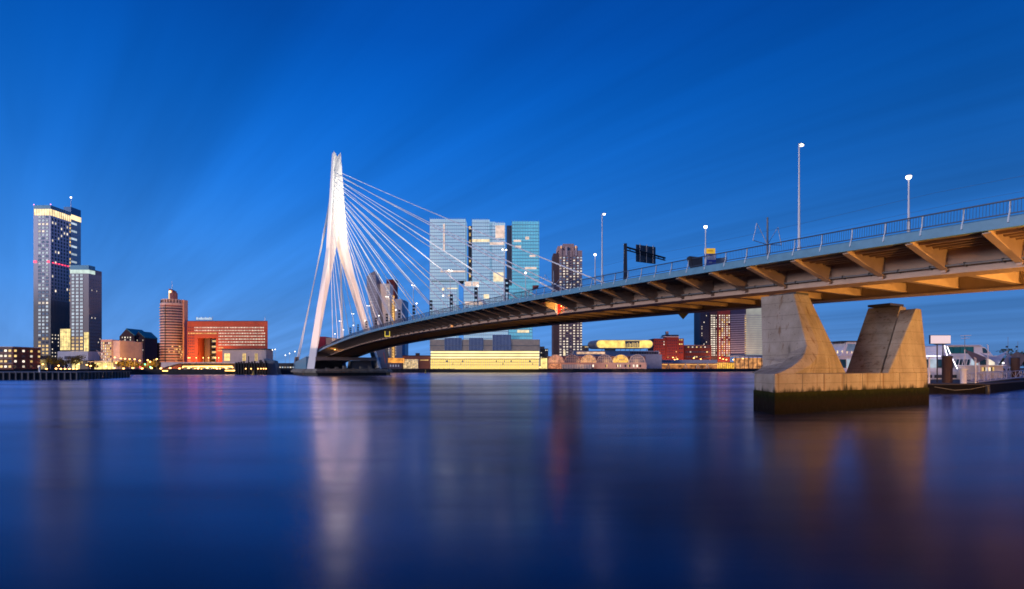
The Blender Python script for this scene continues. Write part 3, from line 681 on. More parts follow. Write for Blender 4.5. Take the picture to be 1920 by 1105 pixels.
# lower block in front
Yb = 520.0; x2, x3 = X(131,Yb), X(166.5,Yb)
blk = thing('office_block', 'lower grey office block with square lit windows beside the tall glass tower', 'office building', ((x2+x3)/2,Yb,G0))
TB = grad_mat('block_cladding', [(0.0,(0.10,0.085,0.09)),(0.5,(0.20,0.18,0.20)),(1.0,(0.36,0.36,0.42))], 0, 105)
zb = Z(513,Yb)
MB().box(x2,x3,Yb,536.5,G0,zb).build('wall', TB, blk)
MB().box(x2,x3-0.1,Yb+.1,536,zb,Z(506,Yb)).build('lit_storey', emit('crown_cool',(0.75,0.95,0.85),0.8,var=.3,scale=.2), blk)
MB().box(x2,x3,Yb,528,Z(506,Yb),Z(497.5,Yb)).build('parapet', MATS['parapet_glass'], blk)
MB().box(x2+1,x3,528.05,536.5,zb,Z(504,Yb)).build('roof_plant', mat('plant_panel',(0.24,0.24,0.30),0.6), blk)
brow = [Z(516.5+6.55*k,Yb) for k in range(26)]
wins(blk,'f',Yb,[X(p,Yb) for p in (137,144.9,152.8)],brow,3.0,2.7,FRAME,lambda i,j:(LIT_Y if j>=18 else LIT_C),bars=1)
wins(blk,'r',x3,[Yb+1.6+2.05*k for k in range(7)],[Z(524+6.5*k,Yb) for k in range(25)],1.0,1.6,MATS['tower_fin'],lambda i,j: LIT_W if rnd.random()<.02 else DGLASS)
for p,l,yt,yb in ((113,18,617,657),(157.5,8,623,660)):
    ff = Yb-0.6; q = MB().box(X(p,ff),X(p+l,ff),ff,Yb-.02,Z(yb,ff),Z(yt,ff)).build('atrium_glazing', HALL, blk)
    n_ = max(2,int(l/2.6))
    for k in range(n_+1):
        xx = X(p+l*k/n_,ff); MB().box(xx-.12,xx+.12,ff-.15,ff-.005,Z(yb,ff),Z(yt,ff)).build('mullion', FRAME, q)
    for k in range(7):
        zz = Z(yb-(yb-yt)*k/6,ff); MB().box(X(p,ff),X(p+l,ff),ff-.13,ff-.006,zz-.1,zz+.1).build('transom', FRAME, q)
# bridge-like white volume on stilts at its foot
Yw = 500.0
wv = thing('raised_white_hall', 'white box-shaped hall raised on slanting stilts at the foot of the towers', 'building', (X(135,Yw),Yw,G0))
MB().box(X(108,Yw),X(165,Yw),Yw,Yw+14,Z(676,Yw),Z(659,Yw)).build('wall', mat('hall_white',(0.55,0.57,0.66),0.6), wv)
MB().box(X(121,Yw),X(149,Yw),Yw-.1,Yw-.002,Z(674,Yw),Z(668,Yw)).build('window_band', mat('hall_window',(0.10,0.12,0.20),.2), wv)
for a_,b_ in ((116,116),(118,128),(128,121),(160,160)):
    MB().tube((X(a_,Yw),Yw+3,Z(676,Yw)),(X(b_,Yw),Yw+3,G0),0.35).build('stilt', WHITE, wv)
MB().box(X(121,Yw)+.5,X(130,Yw),Yw+8,Yw+12,G0,Z(676,Yw)).build('glazed_core', HALL, wv)

def simple(name,label,cat,p0,p1,yt,Y,dep,m,yb=None,cols=0,rws=0,ww=1.6,wh=1.8,pick=None,mx=1.2,topm=1.2,side=None,scols=0,frame=None,botm=2.0):
    xa,xb = X(p0,Y),X(p1,Y); z0 = G0 if yb is None else Z(yb,Y); z1 = Z(yt,Y)
    t = bld(name,label,cat,xa,xb,Y,Y+dep,z0,z1,m); t['_'] = 0; del t['_']
    fr = frame or FRAME
    if cols:
        zs = lin(z1-topm-wh/2, z0+botm+wh/2, rws)
        wins(t,'f',Y,lin(xa+mx+ww/2,xb-mx-ww/2,cols),zs,ww,wh,fr,pick or (lambda i,j: LIT_W if rnd.random()<.6 else DGLASS))
        if side: wins(t,side,xb if side=='r' else xa,lin(Y+1.5,Y+dep-1.5,scols),zs,ww,wh,fr,pick or (lambda i,j: LIT_W if rnd.random()<.3 else DGLASS))
    return t
mixed = lambda pl,mats=(LIT_W,): (lambda i,j: rnd.choice(mats) if rnd.random()<pl else DGLASS)
# red-brown riverside block cut by the left edge
t = simple('riverside_flats','red-brown riverside flats with warm lit balconies at the left edge','building',-60,25,651,380,22,mat('flats_brick',(0.26,0.08,0.05),.8),cols=10,rws=4,ww=2.4,wh=1.9,pick=mixed(.75,(LIT_W,LIT_Y)),topm=1.6,botm=1.2,side='r',scols=4)
for k in range(4):
    zz = Z(651,380)-0.6-3.6*k
    part(t,'balcony',mat('pink_slab',(0.55,0.36,0.33),.7),(X(-60,380),X(25,380)+.5,378.8,379.85,zz-.4,zz))
part(t,'roof_edge',WHITE,(X(-60,380),X(25,380)+.6,379,402,Z(651,380),Z(650,380)))
simple('pale_pavilion','small pale blue glass pavilion between the brown flats and the towers','pavilion',38,63,674,420,12,mat('pavilion_glass',(0.25,0.42,0.46),.3),cols=4,rws=1,ww=2.0,wh=3,pick=mixed(.5,(LIT_Y,)))
simple('low_shed','low dark shed behind the pale glass pavilion','building',25,66,667,470,15,mat('shed_grey',(0.12,0.12,0.14),.8))
cn = simple('pink_lit_block','cream office block with rows of square warm windows right of the towers','office building',189,210,637,480,30,mat('pink_block',(0.60,0.40,0.36),.8),cols=6,rws=9,ww=1.15,wh=1.7,pick=mixed(.82,(LIT_W,LIT_Y)),mx=.5,topm=2.2,botm=3)
part(cn,'blank_wing',mat('pink_wing',(0.58,0.45,0.46),.8),(X(210,480)+.02,X(224,480),480.5,510,G0,Z(639,480)))
# canopy in front of it
cv = thing('entrance_canopy','glass canopy with white roof and cable stays in front of the cream block','canopy',(X(190,450),450,G0))
MB().hexa([(X(168,450),448,Z(679,450)),(X(212,450),448,Z(678,450)),(X(212,450),458,Z(678,450)),(X(168,450),458,Z(679,450))],[(X(168,450),448,Z(678,450)),(X(212,450),448,Z(676.5,450)),(X(212,450),458,Z(676.5,450)),(X(168,450),458,Z(678,450))]).build('roof', WHITE, cv)
for p in (171,182,193,203,211): MB().box(X(p,450)-.15,X(p,450)+.15,449,449.3,G0,Z(678.9,450)).build('post', WHITE, cv)
MB().box(X(172,450),X(201,450),453,457,G0,Z(680,450)).build('glazing', HALL, cv)
for k in range(5): MB().tube((X(172+3*k,450),455,Z(656+k*1.5,450)),(X(186+3*k,450),455,Z(677.5,450)),0.12).build('stay', WHITE, cv)
# gabled dark building
Yg = 560.0
gb = thing('gabled_block','dark maroon block with twin green gabled roofs','building',(X(245,Yg),Yg,G0))
GBM = mat('maroon_brick',(0.085,0.035,0.045),.85)
xa,xm,xb = X(224,Yg),X(236.5,Yg),X(252,Yg)
ze = Z(631,Yg); zr = Z(617,Yg)
MB().ext([(xa,Yg,G0),(xb,Yg,G0),(xb,Yg,Z(630,Yg)),(xm,Yg,zr),(xa,Yg,ze)],(0,24,0)).build('wall',GBM,gb)
GRN = mat('green_roof',(0.05,0.30,0.27),.45)
MB().hexa([(xm,Yg-.3,zr),(xb+.3,Yg-.3,Z(630,Yg)),(xb+.3,Yg+24,Z(630,Yg)),(xm,Yg+24,zr)],[(xm,Yg-.3,zr+.7),(xb+.5,Yg-.3,Z(630,Yg)+.7),(xb+.5,Yg+24,Z(630,Yg)+.7),(xm,Yg+24,zr+.7)]).build('roof',GRN,gb)
xc,xd = xb+.05,X(269,Yg)
MB().ext([(xc,Yg+2,G0),(xd,Yg+2,G0),(xd,Yg+2,Z(634,Yg)),((xc+xd)/2-2,Yg+2,Z(622,Yg)),(xc,Yg+2,Z(628,Yg))],(0,20,0)).build('wing',GBM,gb)
MB().hexa([((xc+xd)/2-2,Yg+1.8,Z(622,Yg)),(xd+.2,Yg+1.8,Z(634,Yg)),(xd+.2,Yg+22,Z(634,Yg)),((xc+xd)/2-2,Yg+22,Z(622,Yg))],[((xc+xd)/2-2,Yg+1.8,Z(622,Yg)+.7),(xd+.4,Yg+1.8,Z(634,Yg)+.7),(xd+.4,Yg+22,Z(634,Yg)+.7),((xc+xd)/2-2,Yg+22,Z(622,Yg)+.7)]).build('roof',GRN,gb)
wins(gb,'f',Yg,[X(p,Yg) for p in (229.5,234.5,239.5,244.6)],[Z(633+4.6*k,Yg) for k in range(8)],1.5,1.7,BRICKD,mixed(.72))
wins(gb,'f',Yg+2,[X(p,Yg) for p in (255,258.5,262,265.5)],[Z(638+4.6*k,Yg) for k in range(8)],1.1,1.2,BRICKD,mixed(.08))
MB().box(X(226,Yg-4),X(232,Yg-4),Yg-4,Yg-3.4,Z(655,Yg-4),Z(644,Yg-4)).build('teal_sign',emit('teal_sign',(0.05,0.55,0.5),.55),gb)
simple('narrow_brick_block','narrow dark brick block between gabled roofs and round tower','building',276,298,643,590,20,BRICKD,cols=3,rws=8,ww=2.2,wh=1.4,pick=mixed(.55),mx=2.5)
simple('low_dark_row','low dark row building under the narrow brick block','building',262,300,672,575,12,BRICKD,cols=9,rws=3,ww=1.5,wh=1.3,pick=mixed(.25,(LIT_Y,)))

# round brick tower with light spire
Yc = 500.0; rr = 11.2; cxr = X(324.5,Yc+rr)
rt = thing('round_tower','round pink-brick tower with pale balcony rings and glowing spire','tower',(cxr,Yc+rr,G0))
PKB = mat('pink_brick',(0.42,0.17,0.15),.8); PKL = mat('pink_band',(0.62,0.47,0.46),.7)
def cyl(rad,z0,z1,nm,m,n=28,par=rt): return MB().lathe((cxr,Yc+rr),[(rad,z0),(rad,z1)],n).build(nm,m,par)
cyl(rr-.8,G0,Z(571,Yc),'wall',PKB)
nf = 21
for k in range(nf):
    zt_ = Z(575+5.15*k,Yc); cyl(rr,zt_-.62,zt_,'balcony_ring',PKL)
    wl = cyl(rr-.72,zt_-1.75,zt_-.75,'window_ring',DGLASS)
cyl(rr-.5,Z(571.5,Yc),Z(568,Yc),'cornice',PKL); cyl(rr*.86,Z(568,Yc),Z(560,Yc),'upper_storey',PKL)
for k in range(12):
    a_ = -math.pi*(k+.5)/12; xx,yy = cxr+rr*.87*math.cos(a_),Yc+rr+rr*.87*math.sin(a_)
    MB().box(xx-.35,xx+.35,yy-.35,yy+.35,Z(567,Yc),Z(561.5,Yc)).build('storey_opening',BRICKD,rt)
cyl(rr*.34,Z(560,Yc),Z(547,Yc),'turret',PKB,12)
MB().hexa([(cxr-2.2,Yc+rr-3,Z(568,Yc)),(cxr+2.6,Yc+rr-3,Z(568,Yc)),(cxr+2.6,Yc+rr+3,Z(568,Yc)),(cxr-2.2,Yc+rr+3,Z(568,Yc))],[(cxr-2.2,Yc+rr-3,Z(539,Yc)),(cxr+1.6,Yc+rr-3,Z(543,Yc)),(cxr+1.6,Yc+rr+3,Z(543,Yc)),(cxr-2.2,Yc+rr+3,Z(539,Yc))]).build('spire',PKB,rt)
MB().box(cxr-1.9,cxr+.1,Yc+rr-3.4,Yc+rr-3.02,Z(568,Yc),Z(543,Yc)).build('light_strip',emit('spire_light',(1.0,0.72,0.34),3.0),rt)
MB().tube((cxr-1,Yc+rr,Z(539,Yc)),(cxr-1,Yc+rr,Z(524,Yc)),.25,.08).build('mast',WHITE,rt)
MB().box(cxr-.5,cxr-.2,Yc-.35,Yc+.5,G0,Z(571,Yc)).build('vertical_groove',DARK,rt)
MB().box(cxr+rr-1.2,cxr+rr+.6,Yc+rr-2,Yc+rr+4,G0,Z(560,Yc)).build('edge_pier',mat('salmon_pier',(0.75,0.40,0.30),.7),rt)  # edge pier in a lighter salmon tone than the brick
for k in range(16):
    a_ = -rnd.uniform(.2,1.5); zt_ = Z(575+5.15*rnd.randint(14,20),Yc)-1.3
    xx,yy = cxr+(rr-.5)*math.cos(a_),Yc+rr+(rr-.5)*math.sin(a_); MB().box(xx-.5,xx+.5,yy-.4,yy+.4,zt_-.4,zt_+.4).build('lit_window',LIT_Y,rt)

# wide red building with a square opening
Yr = 500.0
rb = thing('red_office_slab','wide orange-red office slab with rows of small lit windows and square gateway opening','office building',(X(426,Yr),Yr,G0))
RED = mat('orange_red_brick',(0.36,0.06,0.03),.8,var=.1); 
zt = Z(603,Yr); xg0,xg1 = X(371,Yr),X(405,Yr); zg = Z(634,Yr)
SK=-8.6
def skew(x0_,x1_,z0_,z1_,s0_=0,s1_=SK): return ([(x0_,Yr,z0_),(x1_,Yr,z0_),(x1_+s1_,Yr+18,z0_),(x0_+s0_,Yr+18,z0_)],[(x0_,Yr,z1_),(x1_,Yr,z1_),(x1_+s1_,Yr+18,z1_),(x0_+s0_,Yr+18,z1_)])
MB().hexa(*skew(X(351,Yr),xg0,G0,zt,0,0)).hexa(*skew(xg1,X(502,Yr),G0,zt)).hexa(*skew(xg0+.01,xg1-.01,zg,zt,0,0)).build('wall',RED,rb)
part(rb,'gateway_back',DARK,(xg0,xg1,Yr+16,Yr+17.8,G0,zg))
part(rb,'gateway_tower',BRICKD,(X(379,Yr),X(389,Yr),Yr+4,Yr+12,G0,zg))
for k in range(6):
    f_ = part(rb,'gateway_floor',DGLASS,(X(391,Yr),xg1-.2,Yr+5,Yr+8,zg-1.2-5.2*k-3.2,zg-1.2-5.2*k))
    part(rb,'lit_window',LIT_Y,(X(391+rnd.random()*3,Yr),X(399+rnd.random()*4,Yr),Yr+4.8,Yr+4.98,zg-3.4-5.2*k,zg-2.0-5.2*k))
RW = (LIT_W,)
wr = [Z(614.5+5.4*k,Yr) for k in range(9)]
wins(rb,'f',Yr,[X(365+2.93*k,Yr) for k in range(45)],wr[:2],.95,1.25,RED,lambda i,j: LIT_W)
wins(rb,'f',Yr,[X(353.5+2.93*k,Yr) for k in range(19)],wr[2:3],.95,1.25,RED,lambda i,j: LIT_Y)
wins(rb,'f',Yr,[X(411+2.93*k,Yr) for k in range(30)],wr[2:7],.95,1.25,RED,lambda i,j: LIT_W)
wins(rb,'f',Yr,[X(354+3.2*k,Yr) for k in range(4)],[Z(629+5.4*k,Yr) for k in range(8)]+wr[:2],.9,1.3,RED,lambda i,j: DGLASS)
wins(rb,'f',Yr,[X(409+2.93*k,Yr) for k in range(4)],wr[7:],.95,1.25,RED,lambda i,j: LIT_Y)
MB().hexa(*skew(X(351,Yr),X(502,Yr),zt,zt+.6)).build('roof_edge',BRICKD,rb)
sg = part(rb,'roof_sign_frame',GREYM,*[(X(364+k*6.2,Yr),X(364+k*6.2,Yr)+.2,Yr+3,Yr+3.2,zt+.6,Z(593,Yr)) for k in range(6)],(X(364,Yr),X(395,Yr)+.2,Yr+3.02,Yr+3.18,Z(600,Yr),Z(599.3,Yr)))
for k in range(11):
    part(rb,'sign_letter',LIT_C,(X(365+2.7*k,Yr),X(366.9+2.7*k,Yr),Yr+2.7,Yr+2.98,Z(599.2,Yr),Z(595.6 if k%3 else 594.6,Yr)))
MB().tube((X(492,Yr),Yr+5,zt),(X(492,Yr),Yr+5,Z(593,Yr)),.25,.1).build('mast',WHITE,rb)
for k in range(7):   # sodium lights standing before the facade
    p = (353,356,368,381,391,404,410)[k]; q = Vector((X(p,Yr-6),Yr-6,Z(672,Yr-6)))
    t = thing('facade_lamp','orange lamp before the red office slab, %s from its round tower' % ORD[k],'street lamp',(q.x,q.y,G0),'lamps before the red slab')
    MB().tube((q.x,q.y,G0),q,.12).build('pole',GREYM,t); MB().lathe((q.x,q.y),[(.1,q.z),(.5,q.z+.4),(.1,q.z+.9)],6).build('lamp_glass',LAMP_O,t)
for i,(p,pw) in enumerate(((386,2.8e4),(358,1.8e4),(412,1.5e4))):
    wash(bpy.data.objects['facade_lamp'] if i==0 else bpy.data.objects['facade_lamp.00%d'%(i*2)], (X(p,Yr-9),Yr-9,12), pw, (1,.42,.08), (X(p,Yr),Yr+12,16))
# pale stone pavilion before it
pv = thing('stone_pavilion','pale stone pavilion with three lit windows before the red slab','pavilion',(X(458,480),480,G0))
part(pv,'wall',mat('pale_stone',(0.50,0.44,0.44),.8),(X(417,480),X(499,480),480,494,G0,Z(656,480)))
part(pv,'flat_roof',DARK,(X(416,480),X(500,480),479,495,Z(656,480),Z(654,480)))
for p,l in ((421,10),(455,6),(478,5)):
    q = part(pv,'window',LIT_Y,(X(p,480),X(p+l,480),479.75,479.98,Z(677,480),Z(663,480)))
    for k in (1,2): MB().box(X(p+l*k/3,480)-.12,X(p+l*k/3,480)+.12,479.6,479.74,Z(677,480),Z(663,480)).build('mullion',FRAME,q)
    MB().box(X(p,480),X(p+l,480),479.62,479.74,Z(670.3,480),Z(669.8,480)).build('transom',FRAME,q)
# white sloping roof; terrace light bands stand in for a passing boat's light trails
wr_ = thing('waterside_terrace','long white-roofed waterside terrace with glowing bands for boat light trails under the red slab','pavilion',(X(370,392),392,G0))
MB().ext([(X(302,392),392,Z(690.5,392)),(X(336,392),392,Z(681.5,392)),(X(441,392),392,Z(681.5,392)),(X(441,392),392,Z(679.5,392)),(X(302,392),392,Z(679.5,392))],(0,7,0)).build('roof',mat('terrace_white',(0.60,0.55,0.56),.6),wr_)
part(wr_,'back_wall',mat('terrace_back',(0.25,0.17,0.10),.8),(X(340,398),X(441,398),398,398.5,G0,Z(681.7,398)))
part(wr_,'light_band',emit('boat_trail_light',(1.0,0.58,0.14),4.5,var=.4,scale=.12),(X(343,391),X(436,391),390.6,390.9,Z(688.5,391),Z(686.5,391)))
part(wr_,'light_band',MATS['boat_trail_light'],(X(343,383),X(441,383),382.3,382.6,Z(696.2,383),Z(694,383)),)
part(wr_,'light_band',MATS['boat_trail_light'],(X(288,383),X(324,383),377.2,377.5,Z(696.4,383),Z(694.6,383)))
for k in range(13): p=340+8.3*k; part(wr_,'terrace_post',DARK,(X(p,391),X(p,391)+.25,391.2,391.5,G0,Z(681.6,391)))
for k in range(26): p=341+3.9*k; part(wr_,'table_lamp',LAMP_O if k%3==0 else LIT_W,(X(p,394),X(p,394)+.7,394,394.6,Z(690+((k*7)%4),394),Z(688.6+((k*7)%4),394)))
# dark timber landing with lights
ld = thing('timber_landing','dark timber ferry landing with a row of warm lamps left of the pylon','jetty',(X(470,372),372,0))
part(ld,'piles_wall',mat('wet_timber',(0.02,0.017,0.016),.8),(X(441,372),X(497,372),372,380,-1,Z(681,372)))
for k in range(12): p=441+5*k; part(ld,'pile',mat('pile_timber',(0.035,0.03,0.028),.8),(X(p,371),X(p,371)+.7,370.9,371.9,-1,Z(680-((k*5)%4),371)))
part(ld,'crane_post',DARK,(X(465,373),X(466.4,373),373,373.5,G0,Z(668,373))); part(ld,'crane_post',DARK,(X(486,373),X(490,373),373,374,G0,Z(675,373)))
for p in (461,471,484,489.5,494.5,499): MB().lathe((X(p,370.6),370.4),[(.1,Z(692.6,370)),(.45,Z(691.5,370)),(.1,Z(690.6,370))],6).build('lamp',LAMP_O,ld)
# slanted grey bascule guard walls
bc = thing('bascule_wall','slanted blue-grey steel guard wall between landing and pylon','wall',(X(510,375),375,0))
MB().hexa([(X(502,375),375,-1),(X(522,375),375,-1),(X(522,375),381,-1),(X(502,375),381,-1)],[(X(494,375),375,Z(672.5,375)),(X(514,375),375,Z(677,375)),(X(514,375),381,Z(677,375)),(X(494,375),381,Z(672.5,375))]).build('plate',mat('bascule_paint',(0.10,0.13,0.18),.5,metal=.2),bc)
MB().box(X(522,390),X(556,390),390,396,-1,Z(681,390)).build('abutment',mat('abutment_dark',(.05,.05,.055),.8),bc)
for k in range(6): part(bc,'lit_window',LIT_C if k%2 else LIT_W,(X(524+5*k,390),X(526+5*k,390),389.6,389.98,Z(690,390),Z(688,390)))

# ------------------------------------------------------------------ buildings seen behind the bridge
Yk=560.0
k1 = thing('red_cream_block','red and cream panel block seen between the pylon legs','building',(X(608,Yk),Yk,G0))
part(k1,'red_wall',mat('deep_red_panel',(0.33,0.02,0.05),.6),(X(594,Yk),X(610.5,Yk),Yk,Yk+20,G0,Z(631.5,Yk)))
part(k1,'cream_wall',mat('cream_panel',(0.62,0.45,0.33),.7),(X(610.5,Yk)+.05,X(627,Yk),Yk+.5,Yk+20,G0,Z(634,Yk)))
MB().box(X(592.5,Yk),X(594,Yk)-.05,Yk+1,Yk+3,Z(657,Yk),Z(650,Yk)).build('lit_edge',LIT_Y,k1)
# leaning dark tower
Ykp=560.0
kp = thing('leaning_tower','dark blue tower with leaning ribbed facade beside the pylon leg','tower',(X(702,Ykp),Ykp,G0))
def kx(py,l): # outline of the kinked front
    pts=[(508,(692,703)),(520,(687,705)),(545,(688,707.5)),(575,(693,710)),(612,(700,714)),(692,(709,728))]
    for (y0,a0),(y1,a1) in zip(pts[:-1],pts[1:]):
        if y0<=py<=y1:
            u=(py-y0)/(y1-y0); return a0[l]+(a1[l]-a0[l])*u
ys=[508,520,545,575,612,690]
rings=[]
for y_ in ys[::-1]:
    z_=Z(y_,Ykp) if y_!=508 else Z(508,Ykp)
    zl = Z(514,Ykp) if y_==508 else z_
    rings.append([(X(kx(y_,0),Ykp),Ykp,zl),(X(kx(y_,1),Ykp),Ykp,z_),(X(kx(y_,1),Ykp),Ykp+22,z_),(X(kx(y_,0),Ykp),Ykp+22,zl)])
MB().loft(rings).build('wall',mat('navy_cladding',(0.14,0.16,0.22),.35,metal=.3),kp)
NB = mat('navy_band',(0.30,0.33,0.42),.4,metal=.2)
for k in range(34):
    y_=517+3.0*k; l_,r_=kx(y_,0)+.7,kx(y_,1)-.7
    MB().box(X(l_,Ykp),X(r_,Ykp),Ykp-.22,Ykp-.01,Z(y_+1.3,Ykp),Z(y_,Ykp)).build('floor_band',NB,kp)
for k in range(12):
    y_=560+rnd.random()*60; p=rnd.uniform(kx(min(y_,680),0)+2,kx(min(y_,680),1)-2); MB().box(X(p,Ykp),X(p+.9,Ykp),Ykp-.35,Ykp-.23,Z(y_+1,Ykp),Z(y_,Ykp)).build('lit_window',LIT_W,kp)
MB().tube((X(704,Ykp),Ykp+6,Z(508,Ykp)),(X(704,Ykp),Ykp+6,Z(505,Ykp)),.4,.2).build('mast',DARK,kp)
wt_ = thing('white_blank_tower','pale blank-walled tower with a column of small windows behind the cables','tower',(X(722,575),575,G0))
part(wt_,'wall',mat('pale_tower',(0.78,0.78,0.82),.6),(X(708,575),X(731.5,575),575,600,G0,Z(532,575)))
wins(wt_,'f',575,[X(725.5,575),X(729.2,575)],[Z(537+3.9*k,575) for k in range(38)],1.2,1.2,PALE,lambda i,j: LIT_W if rnd.random()<.75 else LIT_C)
ry = thing('red_striped_tower','slim dark red tower with golden lit shaft behind the cables','tower',(X(736,585),585,G0))
part(ry,'wall',mat('tower_red',(0.20,0.035,0.035),.7),(X(724.5,590),X(740.5,590),590,605,G0,Z(524,590)))
part(ry,'lit_shaft',emit('gold_shaft',(1.0,0.55,0.16),.9,var=.6,scale=.35),(X(731.8,585),X(737.5,585),585,589.9,G0,Z(554,585)))
for k in range(26): part(ry,'shaft_floor',BRICKD,(X(731.7,585),X(737.6,585),584.8,584.99,Z(556.5+5*k,585),Z(555.4+5*k,585)))
w2 = thing('pale_blue_tower','pale tower with bright blue edge right of the red tower','tower',(X(748,580),580,G0))
part(w2,'wall',mat('pale_tower2',(0.72,0.78,0.82),.6),(X(740.8,580),X(753.5,580),580,600,G0,Z(561,580)))
part(w2,'blue_edge',mat('blue_edge',(0.03,0.20,0.50),.4),(X(753.5,580)+.03,X(759,580),581,600,G0,Z(563,580)))
wins(w2,'f',580,[X(742,580)],[Z(570+5*k,580) for k in range(20)],1.0,1.4,PALE,lambda i,j:LIT_W)
gt = thing('harbour_crane_hut','orange lit hut on a dark base beside the far pylon foot','building',(X(738,520),520,G0))
part(gt,'lit_cabin',emit('orange_cabin',(1.0,0.38,0.05),.9,var=.5,scale=.3),(X(725,525),X(753,525),531,538,Z(680.5,525),Z(671.5,525)))
part(gt,'base',mat('hut_base',(0.09,0.07,0.10),.8),(X(724,525),X(751,525),530,539,G0,Z(681,525)))
for k in range(4): part(gt,'hull_stripe',WHITE,(X(729+5*k,525),X(731.5+5*k,525),529.8,529.98,Z(688,525),Z(684,525)))
MB().path([(X(717,525),530,Z(661,525)),(X(721,525),530,Z(681,525))],.5).build('red_strut',mat('strut_red',(.4,.08,.08),.6),gt)
# low brick sheds
lb = simple('brick_shed','low dark brick shed left of the glass tower complex','building',755,806,668,540,14,mat('shed_brick',(0.20,0.07,0.055),.85))
part(lb,'chimney_box',BRICKD,(X(779,545),X(786,545),545,549,Z(668,540),Z(662,540)))
part(lb,'roof',BRICKD,(X(754.5,540),X(806,540)-.2,539.6,554.5,Z(668,540),Z(666.6,540)))
lw = part(lb,'glass_front',emit('shed_front',(1.0,.70,.35),.75,var=.7,scale=.5),(X(756,540),X(784,540),539.6,539.95,G0+.2,Z(674,540)))
for k in range(9): MB().box(X(756+3.5*k,540)-.15,X(756+3.5*k,540)+.15,539.4,539.58,G0,Z(674,540)).build('mullion',WHITE,lw)
for k in range(3): MB().box(X(755.5,540),X(785,540),539.42,539.57,G0+.4+4.2*k,G0+.7+4.2*k).build('transom',WHITE,lw)
for k in range(14): part(lb,'lit_window',LIT_Y,(X(787+rnd.random()*17,540),X(787+rnd.random()*17,540)+.01,539.7,539.96,Z(676,540),Z(675,540)))

# three stacked glass towers on a shared podium
Yd=530.0
dr = thing('stacked_glass_towers','three pale blue stacked glass towers on one podium behind the bridge','tower',(X(909,Yd),Yd,G0))
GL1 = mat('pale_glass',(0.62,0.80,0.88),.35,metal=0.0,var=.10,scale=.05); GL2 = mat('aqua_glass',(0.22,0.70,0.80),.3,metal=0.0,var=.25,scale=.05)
def glow_glass(m,col,k):
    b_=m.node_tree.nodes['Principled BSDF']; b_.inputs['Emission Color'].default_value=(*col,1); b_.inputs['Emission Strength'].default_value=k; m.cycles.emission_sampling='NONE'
glow_glass(GL1,(.50,.84,1.0),.33); glow_glass(GL2,(.24,.78,1.0),.28)     # even glow added to brighten the glass: reflected sky and lit floors
FN = mat('glass_fin',(0.66,0.72,0.76),.4); FLB = mat('floor_gap',(0.20,0.30,0.40),.5)
SIDE = mat('bronze_side',(0.20,0.14,0.12),.45,metal=.3)
def block(p0,p1,yt,yb,dy=0,dep=18,gm=GL1,fin=2.2,lits=(),floors=True,fn=FN,side=True):
    Yf=Yd+dy; xa,xb=X(p0,Yf),X(p1,Yf); za,zb_=Z(yb,Yf),Z(yt,Yf)
    v = MB(); v.box(xa,xb,Yf,Yf+dep,za,zb_); v.m=[0]*6
    v.m[5]=1 if side else 0
    body = v.build('tower_block',[gm,SIDE],dr)
    f_=MB(); x=xa
    while x<=xb: f_.box(x-.15,x+.15,Yf-.24,Yf-.005,za,zb_+1.2); x+=fin
    tag(f_.build('facade_fins',fn,body),kind='stuff')
    if floors:
        y_=yt+6.3
        while y_<yb-1:
            MB().box(xa+.05,xb-.05,Yf-.2,Yf-.006,Z(y_+.5,Yf),Z(y_-.5,Yf)).build('floor_gap',FLB,body); y_+=6.3
    for (l0,l1,t0,t1,mm) in lits:
        MB().box(X(l0,Yf),X(l1,Yf),Yf-.25,Yf-.007,Z(t1,Yf),Z(t0,Yf)).build('lit_storey',mm,body)
    return body
PINK = emit('lit_pink',(1.0,.74,.62),.85,var=.25,scale=.3); CREAM = emit('lit_cream',(1.0,.80,.50),1.0,var=.3,scale=.3)
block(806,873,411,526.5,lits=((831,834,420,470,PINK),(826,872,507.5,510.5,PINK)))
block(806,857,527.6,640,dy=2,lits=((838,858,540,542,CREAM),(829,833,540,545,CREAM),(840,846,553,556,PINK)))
part(dr,'overhang_soffit',mat('dark_soffit',(.06,.035,.03),.6),(X(806,Yd),X(873,Yd),Yd+.3,Yd+18,Z(527.5,Yd),Z(526.52,Yd)))
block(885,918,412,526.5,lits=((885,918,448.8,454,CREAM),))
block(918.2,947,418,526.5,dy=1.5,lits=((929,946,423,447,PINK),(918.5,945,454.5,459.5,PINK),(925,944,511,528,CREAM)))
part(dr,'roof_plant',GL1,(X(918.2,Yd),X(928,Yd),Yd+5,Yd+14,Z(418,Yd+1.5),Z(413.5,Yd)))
part(dr,'side_recess',SIDE,(X(878,Yd+8),X(885,Yd)-.05,Yd+8,Yd+17,Z(527,Yd+8),Z(424,Yd+8)))
for y0,y1 in ((425,430),(437,443),(450,457),(488,492),(512,520)): part(dr,'lit_window',LIT_Y,(X(880,Yd+7.8),X(882.2,Yd+7.8),Yd+7.7,Yd+7.98,Z(y1,Yd+8),Z(y0,Yd+8)))
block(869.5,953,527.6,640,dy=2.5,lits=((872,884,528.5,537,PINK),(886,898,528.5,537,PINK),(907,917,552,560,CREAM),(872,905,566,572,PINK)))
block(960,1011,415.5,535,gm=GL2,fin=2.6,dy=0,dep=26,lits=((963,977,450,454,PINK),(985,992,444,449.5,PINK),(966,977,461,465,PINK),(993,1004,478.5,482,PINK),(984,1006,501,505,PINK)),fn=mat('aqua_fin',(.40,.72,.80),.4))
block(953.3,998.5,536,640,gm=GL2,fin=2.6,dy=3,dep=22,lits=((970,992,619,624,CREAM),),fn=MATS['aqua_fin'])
part(dr,'side_panel',mat('side_beige',(.34,.28,.28),.5),(X(950,Yd+12),X(960,Yd)-.06,Yd+6,Yd+25,Z(534,Yd),Z(420,Yd)))
